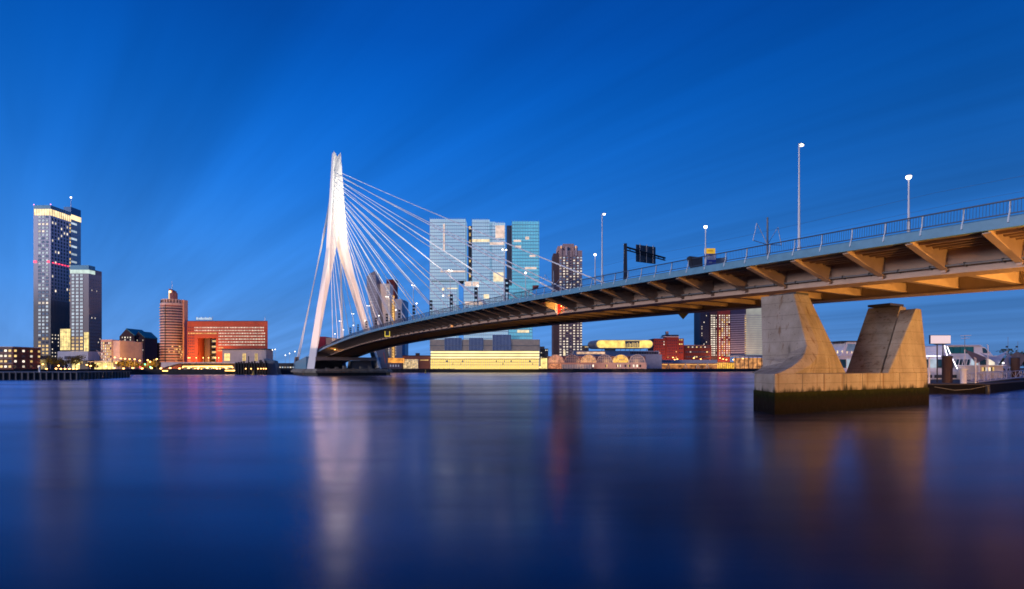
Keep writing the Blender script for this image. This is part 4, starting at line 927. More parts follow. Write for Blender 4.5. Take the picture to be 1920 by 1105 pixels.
MB().ext([(X(999,Yd),Yd+1,Z(530,Yd)),(X(1010.5,Yd),Yd+1,Z(535.2,Yd)),(X(1010.5,Yd),Yd+1,Z(536,Yd)),(X(999,Yd),Yd+1,Z(541,Yd))],(0,16,0)).build('red_soffit',mat('soffit_red',(.35,.06,.05),.6),dr)
# podium
pd = part(dr,'podium',mat('podium_beige',(.72,.58,.42),.6),(X(806.5,Yd),X(1012,Yd),Yd-1.5,Yd+30,Z(657.5,Yd),Z(637,Yd)))
f_=MB()
for k in range(98): x=X(807+2.1*k,Yd); f_.box(x-.07,x+.07,Yd-1.8,Yd-1.51,Z(657.3,Yd),Z(637.3,Yd))
tag(f_.build('podium_fins',mat('podium_fin',(.60,.54,.48),.5),pd),kind='stuff')
for p0,p1 in ((834,866),(880,906),(924,958)):
    q=MB().box(X(p0,Yd),X(p1,Yd),Yd-1.9,Yd-1.55,Z(657.4,Yd),Z(628 if p0>900 else 634,Yd)).build('blue_glazing',mat('podium_blue',(.05,.12,.30),.2,metal=.2),pd)
    n_=int((p1-p0)/2.6)
    for k in range(n_+1): MB().box(X(p0+(p1-p0)*k/n_,Yd)-.16,X(p0+(p1-p0)*k/n_,Yd)+.16,Yd-2.2,Yd-1.92,Z(657.4,Yd),Z(628 if p0>900 else 634,Yd)).build('podium_mullion',FN,pd)
for y_ in (648,657.6): MB().box(X(806,Yd),X(1012.5,Yd),Yd-2.3,Yd-1.5,Z(y_+.8,Yd),Z(y_,Yd)).build('ledge',GREYM,pd)
BAND=emit('podium_band',(1.0,.77,.33),1.7,var=.18,scale=.08)
for k in range(3):
    MB().box(X(808,Yd),X(1011,Yd),Yd-1.2,Yd,Z(662.6+5*k,Yd),Z(659+5*k,Yd)).build('light_band',BAND,pd)
    MB().box(X(807,Yd),X(1012,Yd),Yd-2.2,Yd,Z(664.2+5*k,Yd),Z(662.6+5*k,Yd)).build('ledge',FRAME,pd)
hl = MB().box(X(808,Yd),X(1011,Yd),Yd-1,Yd-.5,G0,Z(674,Yd)).build('lit_hall',emit('hall_interior',(1.0,.70,.16),1.3,var=.6,scale=3.0),pd)
for k in range(58): x=X(807.5+3.55*k,Yd); MB().box(x-.16,x+.16,Yd-1.5,Yd-1.02,G0,Z(674,Yd)).build('mullion',FN if k%4 else WHITE,pd)
for y_ in (679.5,684.5): MB().box(X(807.5,Yd),X(1011,Yd),Yd-1.45,Yd-1.04,Z(y_+.35,Yd),Z(y_-.35,Yd)).build('transom',GREYM,pd)
for k in range(10):
    p=810+rnd.random()*195; y_=rnd.choice((677,682,687)); MB().box(X(p,Yd),X(p+rnd.uniform(1,4),Yd),Yd-1.03,Yd-1.004,Z(y_+2,Yd),Z(y_-1,Yd)).build('interior_wall',rnd.choice((BRICK,BRICKD,GREYM)),pd)

# stepped residential tower
Yn=640.0
no_ = thing('stepped_brick_tower','slender stepped brick tower with many small lit windows right of the glass towers','tower',(X(1066,Yn),Yn,G0))
NOM = mat('tower_brick',(0.50,0.32,0.29),.8)
part(no_,'wall',NOM,(X(1048.5,Yn),X(1091.5,Yn),Yn,Yn+30,G0,Z(470,Yn)))
part(no_,'side_wing',mat('tower_brick_dark',(0.12,.065,.065),.8),(X(1048.5,Yn)-7,X(1048.5,Yn)-.05,Yn+1,Yn+28,G0,Z(475,Yn)))
part(no_,'upper_step',NOM,(X(1046,Yn),X(1083.5,Yn),Yn+2,Yn+26,Z(470,Yn),Z(461,Yn)))
part(no_,'crown',NOM,(X(1056,Yn),X(1077,Yn),Yn+4,Yn+22,Z(461,Yn),Z(456,Yn)))
for k,(p,yt) in enumerate(((1052,464),(1062,463),(1075.5,463),(1080,464))): part(no_,'crown_pier',PKL if k%2 else NOM,(X(p-1.6,Yn),X(p+1.6,Yn),Yn-.6,Yn+1.9,Z(480,Yn),Z(yt,Yn)))
for p in (1051.5,1079): part(no_,'crown_light',emit('crown_amber',(1.0,.5,.15),2.0),(X(p,Yn),X(p+.8,Yn),Yn-.9,Yn-.62,Z(466,Yn),Z(461,Yn)))
MB().lathe((X(1065,Yn),Yn+10),[(.1,Z(456,Yn)),(.8,Z(455,Yn)),(.1,Z(454,Yn))],6).build('beacon',MATS['pink_beacon'],no_)
cols=[X(p,Yn) for p in (1051,1057.6,1063.6,1070,1076.5,1083.5,1089.6)]
def pn(i,j):
    r=rnd.random()
    if i==3: return LIT_W if r<.25 else DGLASS
    return LIT_W if r<.42 else (LIT_C if r<.62 else BGLASS)
wins(no_,'f',Yn,cols,[Z(483.5+5.05*k,Yn) for k in range(12)],2.4,1.6,NOM,pn)
wins(no_,'f',Yn,cols,[Z(605+5.05*k,Yn) for k in range(15)],2.4,1.6,NOM,lambda i,j: (LIT_W if rnd.random()<.9 else DGLASS) if i!=3 else (LIT_W if rnd.random()<.3 else DGLASS))
wins(no_,'l',X(1048.5,Yn)-7.0,lin(Yn+4,Yn+25,3),[Z(483.5+5.05*k,Yn) for k in range(12)],1.6,1.5,BRICKD,mixed(.15))
for p in (1054.3,1060.6,1066.6,1073.3,1080.2): part(no_,'pilaster',mat('pilaster',(.24,.15,.14),.8),(X(p,Yn)-.35,X(p,Yn)+.35,Yn-.35,Yn-.01,G0,Z(471,Yn)))
simple('black_box_offices','small stack of black boxes right of the glass podium','building',1012.5,1021,650,600,12,DARK,cols=2,rws=5,ww=1.6,wh=1.3,pick=mixed(.35),mx=.6)
simple('black_box_annex','lower dark annex beside the stack of black boxes','building',1021.5,1028,654,600,12,mat('annex_grey',(.10,.09,.11),.7),cols=2,rws=4,ww=1.2,wh=1.2,pick=mixed(.35),mx=.5)
simple('small_lit_hut','small warm block at the foot of the stepped brick tower','building',1093,1104,648,640,8,mat('hut_tan',(.4,.24,.18),.8),cols=4,rws=4,ww=1.1,wh=1.2,pick=mixed(.6,(LIT_Y,LIT_W)),mx=.6)

# hall with barrel rooftop
Yl=620.0
lp = thing('white_warehouse','long white warehouse with glowing capsule-shaped rooftop volume','building',(X(1150,Yl),Yl,G0))
WP=mat('warehouse_white',(.58,.50,.54),.7)
part(lp,'wall',WP,(X(1060,Yl),X(1241,Yl),Yl,Yl+30,G0,Z(665,Yl)),(X(1076,Yl),X(1237,Yl),Yl+3,Yl+28,Z(665,Yl),Z(658,Yl)))
part(lp,'lit_gallery',emit('gallery_light',(1.0,.62,.38),.8,var=.5,scale=.25),(X(1082,Yl),X(1135,Yl),Yl+2.6,Yl+2.95,Z(664,Yl),Z(660,Yl)))
for k in range(17): part(lp,'gallery_window',BRICKD,(X(1183+3.1*k,Yl),X(1185+3.1*k,Yl),Yl+2.6,Yl+2.95,Z(664,Yl),Z(659.5,Yl)))
part(lp,'cream_corner',CREAM,(X(1057,Yl),X(1060,Yl)-.05,Yl-1,Yl+4,Z(667,Yl),Z(657,Yl)))
def stad(x0,x1,z0,z1,y,n=10):
    r=(z1-z0)/2; zc=(z0+z1)/2; p=[]
    for i in range(n+1): a_=-math.pi/2+math.pi*i/n; p.append((x1-r+r*math.cos(a_),y,zc+r*math.sin(a_)))
    for i in range(n+1): a_=math.pi/2+math.pi*i/n; p.append((x0+r+r*math.cos(a_),y,zc+r*math.sin(a_)))
    return p
xa,xb,za,zb2=X(1117.5,Yl),X(1224.5,Yl),Z(653.5,Yl),Z(637.5,Yl)
cap=MB().loft([stad(xa,xb,za,zb2,Yl),stad(xa-6,xb-6,za,zb2,Yl+26)]).build('rooftop_capsule',mat('capsule_shell',(.62,.55,.55),.4),lp)
MB().ext(stad(xa+.7,xb-.7,za+.7,zb2-.7,Yl-.3),(0,.28,0)).build('capsule_glazing',emit('capsule_light',(1.0,.68,.16),1.15,var=.55,scale=.12),cap)
MB().box(X(1172,Yl),X(1199,Yl),Yl-.5,Yl-.32,Z(651.5,Yl),Z(639.5,Yl)).build('dark_interior',DGLASS,cap)
for k in range(9): MB().box(X(1173+3*k,Yl),X(1174+3*k,Yl),Yl-.65,Yl-.52,Z(651,Yl),Z(642+rnd.random()*4,Yl)).build('interior_frame',LIT_Y,cap)
part(lp,'capsule_core',PALE,(X(1138,Yl),X(1156,Yl),Yl+6,Yl+16,Z(658,Yl),za))
for p in (1128,1163,1172,1180,1188,1200,1212): MB().tube((X(p,Yl+4),Yl+4,Z(658,Yl)),(X(p+1.5,Yl+4),Yl+4,za),.25).build('capsule_strut',DARK,lp)
# terminal with arched bays
Ya=572.0
at = thing('arched_terminal','riverside terminal hall with a row of arched glazed bays','building',(X(1118,Ya),Ya,G0))
part(at,'rear_wall',mat('terminal_wall',(.36,.22,.20),.7),(X(1027,Ya),X(1212,Ya),Ya+4,Ya+18,G0,Z(668,Ya)))
bayc=[emit('bay_a',(1.0,.40,.24),.5,var=.6,scale=.3),mat('bay_blue',(.10,.12,.22),.3),emit('bay_c',(1.0,.48,.20),.7,var=.6,scale=.3),mat('bay_dusk',(.14,.13,.20),.3),emit('bay_e',(1.0,.55,.06),1.1,var=.7,scale=.35),mat('bay_blue',(.10,.12,.22),.3)]
for k in range(6):
    c0=1027.5+30.4*k; c1=c0+30.0; xm_=(X(c0,Ya)+X(c1,Ya))/2; r=(X(c1,Ya)-X(c0,Ya))/2-.15; zb_=Z(680,Ya)
    arc=[(xm_+r*math.cos(math.pi*i/14),Ya,zb_+(Z(665.3,Ya)-zb_)*math.sin(math.pi*i/14)) for i in range(15)]
    bay=MB().ext(arc,(0,3.9,0)).build('arched_bay',bayc[k],at)
    rim=MB()
    for p0_,p1_ in zip(arc[:-1],arc[1:]): rim.tube((p0_[0],p0_[1]-.35,p0_[2]),(p1_[0],p1_[1]-.35,p1_[2]),.3,n=5)
    rim.build('arch_rib',mat('arch_white',(.72,.62,.62),.5),bay)
    for q in range(1,8):
        u=-1+q/4; x=xm_+r*u; z=zb_+(Z(665.3,Ya)-zb_)*math.sqrt(max(0,1-u*u))
        MB().box(x-.13,x+.13,Ya-.3,Ya-.01,zb_,z).build('arch_mullion',MATS['arch_white'],bay)
    for fz in (.33,.66):
        hw=r*math.sqrt(1-fz*fz); z=zb_+(Z(665.3,Ya)-zb_)*fz; MB().box(xm_-hw,xm_+hw,Ya-.28,Ya-.012,z-.12,z+.12).build('arch_transom',MATS['arch_white'],bay)
part(at,'ground_floor',mat('terminal_ground',(.52,.36,.34),.7),(X(1027,Ya),X(1212,Ya),Ya-1,Ya+3.9,G0,Z(680.2,Ya)))
part(at,'lit_shopfront',emit('shop_red',(1.0,.34,.16),.6,var=.7,scale=.5),(X(1029,Ya),X(1052,Ya),Ya-1.3,Ya-1.01,G0+.3,Z(682.5,Ya)))
cn_=part(at,'glass_veranda',mat('veranda_glass',(.30,.38,.52),.3,metal=.1),(X(1054,Ya-6),X(1108,Ya-6),Ya-6,Ya-1.02,G0,Z(683.5,Ya-6)))
for k in range(12): MB().box(X(1054+4.9*k,Ya-6)-.12,X(1054+4.9*k,Ya-6)+.12,Ya-6.2,Ya-6.01,G0,Z(683.5,Ya-6)).build('veranda_post',WHITE,cn_)
for k in range(18):
    p=1110+rnd.random()*98; MB().box(X(p,Ya),X(p+2.5,Ya),Ya-1.25,Ya-1.005,Z(688.5,Ya),Z(684,Ya)).build('shop_window',rnd.choice((LIT_Y,LIT_W,BRICK,DGLASS)),at)
yk = thing('lit_kiosk','small yellow lit kiosk between glass podium and arched terminal','kiosk',(X(1020,552),552,G0))
part(yk,'glazing',HALL,(X(1014,552),X(1026,552),552,558,G0,Z(672,552))); part(yk,'roof',mat('kiosk_roof',(.4,.3,.12),.7),(X(1013.5,552),X(1026.5,552),551.5,558.5,Z(672,552),Z(670.8,552)))
for k in range(4): part(yk,'post',GREYM,(X(1014+4*k,552)-.12,X(1014+4*k,552)+.12,551.7,551.98,G0,Z(672,552)))
# white A-frame gangway sheds further right
gs = thing('passenger_walkway','raised white passenger walkway on splayed legs along the far quay','walkway',(X(1290,640),640,G0))
part(gs,'gallery',mat('walkway_white',(.50,.46,.50),.6),(X(1214,640),X(1345,640),640,645,Z(681.5,640),Z(675,640)))
part(gs,'gallery_window',DGLASS,(X(1216,640),X(1258,640),639.8,639.98,Z(678.5,640),Z(676.5,640)))
part(gs,'lower_beam',emit('amber_beam',(1.0,.50,.14),.9,var=.4,scale=.2),(X(1216,640),X(1345,640),640,640.5,Z(684.5,640),Z(683,640)))
for p in (1217,1253,1285,1308,1326): 
    for d_ in (-3.2,3.2): MB().tube((X(p,640),639.5,Z(682,640)),(X(p+d_,640),639.5,G0),.42,n=5).build('splayed_leg',mat('leg_cream',(.75,.6,.45),.6),gs)
part(gs,'rear_wall',emit('walk_rear',(1.0,.36,.10),.35,var=.8,scale=.25),(X(1216,646),X(1345,646),646,646.5,G0,Z(682,646)))
ok = thing('amber_pavilion','amber lit glass pavilion on the quay under the red brick buildings','pavilion',(X(1360,655),690,G0))
part(ok,'glazing',emit('amber_hall',(1.0,.50,.05),1.0,var=.6,scale=.3),(X(1344,700),X(1377,700),700,706,G0,Z(680.5,700)))
for k in range(10): part(ok,'post',BRICKD,(X(1344+3.6*k,700)-.15,X(1344+3.6*k,700)+.15,699.5,699.98,G0,Z(680.5,700)))
part(ok,'roof',DARK,(X(1343,700),X(1379,700),699,707,Z(680.5,700),Z(679.2,700)))
# red brick hotel and wings
Yh=700.0
rh = thing('red_brick_hotel','dark red brick block with white-trimmed roof and chimney turret beneath the deck','building',(X(1253,Yh),Yh,G0))
RB2=mat('crimson_brick',(.34,.06,.05),.85)
part(rh,'wall',RB2,(X(1225.5,Yh),X(1282,Yh),Yh,Yh+30,G0,Z(635,Yh)))
part(rh,'corner_tower',RB2,(X(1249,Yh),X(1272,Yh),Yh-1,Yh+14,G0,Z(632.5,Yh)))
part(rh,'white_cornice',WHITE,(X(1244,Yh),X(1273,Yh),Yh-1.6,Yh+14.5,Z(632.5,Yh),Z(631,Yh)))
part(rh,'roof',mat('slate_roof',(.06,.075,.11),.6),(X(1246,Yh),X(1272,Yh),Yh-.6,Yh+14,Z(631,Yh),Z(628,Yh)))
part(rh,'turret',mat('turret_cream',(.55,.42,.36),.7),(X(1249.5,Yh),X(1254,Yh),Yh+1,Yh+5,Z(628,Yh),Z(621.5,Yh)))
wins(rh,'f',Yh,[X(1229+4*k,Yh) for k in range(5)],[Z(641+5.2*k,Yh) for k in range(8)],1.4,1.6,RB2,mixed(.15))
wins(rh,'f',Yh-1,[X(1252+3.9*k,Yh) for k in range(5)],[Z(639+5.2*k,Yh) for k in range(8)],1.3,1.6,RB2,mixed(.12,(LIT_Y,)))
wins(rh,'f',Yh,[X(1274.5,Yh),X(1278.5,Yh)],[Z(637.5+8*k,Yh) for k in range(4)],2.0,1.8,RB2,lambda i,j: LIT_Y if j<2 else DGLASS)
lo = simple('long_brick_wing','long low red brick wing with lit top windows under the dark tower','building',1282.5,1334,648,705,20,mat('wing_brick',(.15,.035,.035),.85),cols=12,rws=5,ww=2.2,wh=1.8,pick=mixed(.2,(LIT_W,LIT_Y)),mx=2)
part(lo,'roof_edge',PALE,(X(1284,705),X(1320,705),704.5,725,Z(648,705),Z(647.2,705)))
# dark tower with warm corner
Yp=720.0
wp = thing('dark_red_tower','dark navy and red tower with bright warm windows beneath the bridge deck','tower',(X(1341,Yp),Yp,G0))
part(wp,'navy_wall',mat('navy_wall',(.03,.035,.075),.6),(X(1313.5,Yp),X(1331,Yp),Yp+1,Yp+26,G0,Z(545,Yp)))
part(wp,'centre_wall',mat('umber_wall',(.09,.05,.06),.7),(X(1331,Yp),X(1345,Yp),Yp,Yp+26,G0,Z(545,Yp)))
part(wp,'red_wall',RB2,(X(1345,Yp)+.03,X(1368.5,Yp),Yp-1,Yp+26,G0,Z(545,Yp)))
rw_=[Z(592+4.12*k,Yp) for k in range(19)]
wins(wp,'f',Yp,[X(1334.5,Yp),X(1339,Yp)],rw_,2.8,1.8,BRICKD,lambda i,j: LIT_W)
wins(wp,'f',Yp,[X(1343,Yp)],rw_,1.0,1.8,BRICKD,lambda i,j: LIT_W if rnd.random()<.8 else DGLASS)
wins(wp,'f',Yp-1,[X(p,Yp) for p in (1348.7,1353.8,1357.5,1362.5,1366.6)],rw_,1.9,1.9,RB2,lambda i,j: (LIT_W if rnd.random()<.75 else LIT_Y) if rnd.random()<.93 else DGLASS)
wins(wp,'f',Yp+1,[X(p,Yp) for p in (1316.5,1320.5,1325)],rw_,1.2,1.6,BRICKD,mixed(.12))
wins(wp,'f',Yp,[X(p,Yp) for p in (1318.5,1323.5,1328.5)],[Z(650+5*k,Yp) for k in range(4)],3,1.8,BRICKD,lambda i,j:LIT_W)
# banded tower
bt = thing('banded_tower','tower with slanting grey bands and pale lit end beside the concrete pier','tower',(X(1397,Yp),Yp,G0))
part(bt,'wall',mat('band_dark',(.07,.06,.12),.5),(X(1369.3,Yp),X(1399,Yp),Yp,Yp+24,Z(668,Yp),Z(545,Yp)))
for k in range(19):
    y_=590+4.15*k; MB().hexa([(X(1369.3,Yp),Yp-.4,Z(y_+2.3,Yp)),(X(1399,Yp)-.2,Yp-.4,Z(y_+1.4,Yp)),(X(1399,Yp)-.2,Yp-.01,Z(y_+1.4,Yp)),(X(1369.3,Yp),Yp-.01,Z(y_+2.3,Yp))],[(X(1369.3,Yp),Yp-.4,Z(y_,Yp)),(X(1399,Yp)-.2,Yp-.4,Z(y_-.9,Yp)),(X(1399,Yp)-.2,Yp-.01,Z(y_-.9,Yp)),(X(1369.3,Yp),Yp-.01,Z(y_,Yp))]).build('grey_band',mat('band_grey',(.36,.33,.42),.6),bt)
    part(bt,'corner_light',LIT_Y,(X(1396,Yp),X(1398.6,Yp),Yp-.6,Yp-.42,Z(y_+3.3,Yp),Z(y_+2.3,Yp)))
part(bt,'pale_wing',emit('pale_lit_wing',(.80,.80,.58),.30,var=.3,scale=.1,dark=(.35,.36,.33)),(X(1399,Yp)+.03,X(1440,Yp),Yp-1,Yp+20,Z(668,Yp),Z(545,Yp)))
for k in range(19):
    y_=591+4.15*k; part(bt,'pale_band',PALE,(X(1399,Yp)+.03,X(1440,Yp),Yp-1.4,Yp-1.01,Z(y_+1.5,Yp),Z(y_,Yp)))
part(bt,'canopy',mat('canopy_navy',(.10,.12,.2),.5),(X(1360,Yp-6),X(1440,Yp-6),Yp-8,Yp+10,Z(669.5,Yp),Z(667,Yp)))
for k in range(9): part(bt,'canopy_post',DARK,(X(1369+8*k,Yp),X(1369+8*k,Yp)+.6,Yp-4,Yp-3.4,G0,Z(669.5,Yp)))
part(bt,'lobby',emit('lobby_light',(1.0,.42,.12),.55,var=.9,scale=.22),(X(1380,Yp),X(1440,Yp),Yp+4,Yp+8,G0,Z(671,Yp)))

# ------------------------------------------------------------------ left jetty, quay lamps, trees, buoys
jt = thing('stone_jetty','dark stone jetty with pale fender posts along the lower left waterline','jetty',(-190,206,0))
MB().prism([(-330,205),(-200,205),(-172,211),(-189,264),(-330,270)],-1,2.6).build('jetty_body',QWALL,jt)
MB().prism([(-330,204.6),(-200,204.6),(-171.6,210.7),(-188.6,264.4),(-330,270.4)],2.605,2.9).build('coping',mat('coping_stone',(.14,.13,.14),.8),jt)
jp=[(-205+2.6*k,204.5) if k<3 else None for k in range(3)]
FPM=mat('fender_pale',(.22,.21,.22),.8)
fpm=MB().box(-.2,.2,-.35,0,-.5,2.9).build('fender_post',FPM,mesh_only=True)
for k in range(15):
    u=k/14; x=-200+28*u; y=204.9+6*u; inst('fender_post',fpm,jt,(x,y-.02,0),(0,0,math.atan2(6,28)))
for k in range(16):
    u=(k+.5)/16; x=-172-17*u; y=211+53*u; inst('fender_post',fpm,jt,(x,y,0),(0,0,math.atan2(53,-17)))
part(jt,'life_buoy_post',WHITE,(-183.6,-183.2,206.8,207.2,2.9,5.2))
def lamp(name,label,px_,py_,Y,m=LAMP_O,r=.7,grp='quay lamps on the far bank'):
    x=X(px_,Y); z=Z(py_,Y); t=thing(name,label,'street lamp',(x,Y,G0),grp)
    MB().tube((x,Y,G0),(x,Y,z),.13,.08).build('pole',GREYM,t)
    MB().lathe((x,Y),[(.05,z-.25),(r,z+.15),(r*.8,z+.5),(.05,z+.7)],7).build('lamp_glass',m,t)
    return t
qs=[(44,664),(62,683),(46,686),(68,690),(80.5,684),(87,692.5),(105,692),(110,686.5),(114,692.5),(122,692.5),(130,692.5),(137.5,692.5),(144,692.5),(147.5,684),(163,685),(170,687),(199,688)]
for k,(p,y_) in enumerate(qs): lamp('quay_lamp','small orange quay lamp at the towers\' foot, %s from the left'%ORD[k],p,y_,420 if y_<690 else 400)
qs=[(215.5,671),(218,681),(226.5,673),(234.5,673.5),(243,674),(252.5,674.5),(262,677),(277,676),(281.5,679),(294,674)]
for k,(p,y_) in enumerate(qs): lamp('quay_lamp','glowing orange lamp among the trees by the gabled block, %s from the left'%ORD[k],p,y_,455,grp='lamps among the quay trees')
for k in range(13):
    lamp('promenade_lamp','low golden promenade lamp below the round tower and red slab, %s from the left'%ORD[k],214+17.5*k,691+(k%2)*.8,388,LAMP_O,.8,'promenade lamps on the left bank')
for k in range(20):
    p_=762+13.2*k; lamp('promenade_lamp','low golden lamp along the central quay edge, %s from the left'%ORD[k],p_,689.5,545 if p_<1100 else 640,LAMP_O,.9,'promenade lamps on the central quay')
for i,(j,pw,cc) in enumerate(((19,8e3,(1,.5,.16)),(17,8e3,(1,.5,.16)),(15,7e3,(1,.45,.16)),(12,7e3,(1,.45,.15)))):
    p_=(1210,1150,1095,1045)[i]
    tl=[q for q in bpy.data.objects if q.get('group')=='promenade lamps on the central quay'][j]
    wash(tl,(X(p_,552),552,11),pw*1.0,cc,(X(p_,572),580,14))
LAMP_G=emit('green_lamp',(.05,1.0,.35),14)
for k,(p,y_,m_,nm) in enumerate(((272,684,LAMP_G,'green traffic light left of the round tower, higher one'),(282,689,LAMP_G,'green traffic light left of the round tower, lower one'),(263,689,LAMP_R,'red traffic light among the trees by the gabled block'))):
    t=lamp('traffic_light',nm,p,y_,440,m_,.5,None); t['category']='traffic light'
for k,(p,y_,m_) in enumerate(((511,657,LAMP_W),(516,656,LAMP_W),(535,667,LAMP_W),(543,663.5,LAMP_W),(553,660,LAMP_W))):
    lamp('south_lamp','white street lamp on the far approach left of the pylon, %s from the left'%ORD[k],p,y_,430,m_,.3,'white lamps on the far approach')
for k,(p,y_) in enumerate(((1262,671),(1265,675),(1270,674),(1301,672),(1314,674),(1350,672),(1356,674),(1362,675),(1375,675),(1393,673))):
    lamp('quay_lamp','orange quay lamp before the brick buildings right, %s from the left'%ORD[k],p,y_,660,LAMP_O,.95,'quay lamps before the brick buildings')
for i,(p,yy,pw,cc) in enumerate(((1245,672,2.2e4,(1,.45,.2)),(1300,672,2.4e4,(1,.40,.15)),(1357,690,3.2e4,(1,.45,.2)),(1400,690,3e4,(1,.55,.3)))):
    tl=[q for q in bpy.data.objects if q.get('group')=='quay lamps before the brick buildings'][(0,3,6,9)[i]]
    wash(tl,(X(p,yy),yy,14),pw,cc,(X(p,yy),yy+20,22))
LEAF=mat('dark_leaf',(.035,.05,.02),.8,var=.5,scale=.8); LEAF2=mat('lamplight_tinted_leaf',(.14,.12,.03),.8,var=.5,scale=.8); BARK=mat('bark',(.05,.035,.025),.9)  # second leaf tone has orange lamplight painted into its colour
def tree(label,p,yt,Y,wd,m,n=900,grp=None):
    x=X(p,Y); H=Z(yt,Y)-G0; t=thing('quay_tree',label,'tree',(x,Y,G0),grp)
    b=MB(); b.tube((x,Y,G0),(x,Y,G0+H*.45),H*.028,H*.016,n=7)
    for k in range(6):
        a_=k*1.05+rnd.random(); b.tube((x,Y,G0+H*(.28+.03*k)),(x+math.cos(a_)*wd*.3,Y+math.sin(a_)*wd*.3,G0+H*(.55+.05*k)),H*.011,H*.004,n=5)
    b.build('trunk',BARK,t)
    c=MB(); cl_=[(rnd.gauss(0,.26),rnd.gauss(0,.26),rnd.gauss(.62,.14)) for _ in range(16)]
    for k in range(n):
        q=rnd.choice(cl_); pp=Vector((x+(q[0]+rnd.gauss(0,.10))*wd,Y+(q[1]+rnd.gauss(0,.10))*wd,G0+H*min(1.0,max(.25,q[2]+rnd.gauss(0,.085)))))
        u=Vector((rnd.gauss(0,1),rnd.gauss(0,1),rnd.gauss(0,1))).normalized(); v=u.orthogonal().normalized(); sz=rnd.uniform(.25,.6)
        c.add([pp-u*sz,pp+v*sz*.6,pp+u*sz,pp-v*sz*.6],[(0,1,2,3)])
    tag(c.build('crown',m,t),kind='stuff')
for k,(p,yt,wd) in enumerate(((57,660,13),(103,667,11),(141,664,10),(78,678,7),(175,681,6))):
    tree('dark leafy tree at the foot of the office towers, %s from the left'%ORD[[0,2,3,1,4][k]],p,yt,430+5*k,wd,LEAF,grp='dark trees by the office towers')
for k,(p,yt,wd) in enumerate(((222,676,6),(231,676,6),(240,677,6),(249,676,6),(258,679,5),(268,680,5),(285,678,6),(295,677,6))):
    tree('small tree in orange lamplight right of the towers, %s from the left'%ORD[k],p,yt,462+(k%3)*6,wd,LEAF2,700,'lamplit trees on the quay')
for i,(p,pw) in enumerate(((75,1.0e4),(118,3e4),(165,2.6e4))):
    tl=[q for q in bpy.data.objects if q.get('group')=='quay lamps on the far bank'][(4,8,14)[i]]
    wash(tl,Vector(tl.location)+Vector((0,-1.5,5)),pw,(1,.42,.07),Vector(tl.location)+Vector((0,20,12)))
for i,(p,pw) in enumerate(((232,4e4),(250,4e4),(288,4e4))):
    tl=[q for q in bpy.data.objects if q.get('group')=='lamps among the quay trees'][(2,5,8)[i]]
    wash(tl,Vector(tl.location)+Vector((0,-6,7)),pw,(1,.45,.08),Vector(tl.location)+Vector((0,20,6)))
for i,(p,y_,Y) in enumerate(((475,700,345),(798,697,440))):
    x=X(p,Y); t=thing('buoy','small yellow buoy on the water %s'%('before the timber landing','under the middle of the bridge')[i],'buoy',(x,Y,0))
    MB().lathe((x,Y),[(.6,-.3),(.75,.2),(.55,.7),(.25,2.0),(.2,2.3)],10).build('float',mat('buoy_yellow',(.75,.48,.08),.5),t)
    MB().lathe((x,Y),[(.12,2.3),(.25,2.6),(.05,3.1)],8).build('topmark',mat('buoy_top',(.6,.4,.1),.5),t)

# ------------------------------------------------------------------ fittings on the bridge
def at_px(px_, a):
    Yy=(60.2+1.139*a)/((px_-960)/1000+.546); return (339-(Yy-.4792*a))*1.1394, Yy
# overhead sign gantry seen from behind
s_,Yy=at_px(1172.5,1.2); q=bp(s_,1.2,None,.05)
sgn=thing('sign_gantry','dark overhead sign gantry with backs of road signs on the bridge','sign gantry',q)
zt_=Z(457,Yy); u=W_; 
MB().hexa([q+Vector((-.28,-.2,0)),q+Vector((.28,-.2,0)),q+Vector((.28,.2,0)),q+Vector((-.28,.2,0))],[Vector((q.x-.22,q.y-.16,zt_)),Vector((q.x+.22,q.y-.16,zt_)),Vector((q.x+.22,q.y+.16,zt_)),Vector((q.x-.22,q.y+.16,zt_))]).build('mast',DARK,sgn)
def along(p,l,dz): r_=q+u*l; r_.z=zt_+dz; return r_
L_arm=8.2
MB().tube(along(0,0,-.5),along(0,L_arm,-1.4),.14,n=6).tube(along(0,0,-.95),along(0,L_arm,-1.75),.10,n=6).build('arm',DARK,sgn)
for k in range(7): MB().tube(along(0,.6+k*1.15,-.55-.12*k),along(0,1.1+k*1.15,-1.0-.11*k),.05,n=5).build('lattice',DARK,sgn)
BK=mat('sign_back',(.10,.085,.09),.5,metal=.3)
for k in range(3):
    a0=2.3+1.35*k; c0=along(0,a0,0); 
    MB().hexa([along(0,a0,-2.5)+D_*.1,along(0,a0+1.25,-2.5)+D_*.1,along(0,a0+1.25,-2.5)+D_*.25,along(0,a0,-2.5)+D_*.25],[along(0,a0,.15)+D_*.1,along(0,a0+1.25,.15)+D_*.1,along(0,a0+1.25,.15)+D_*.25,along(0,a0,.15)+D_*.25]).build('sign_board',BK,sgn)
    MB().tube(along(0,a0+.6,-2.5)-D_*.05,along(0,a0+.6,.3)-D_*.05,.06,n=5).build('bracket',GREYM,sgn)
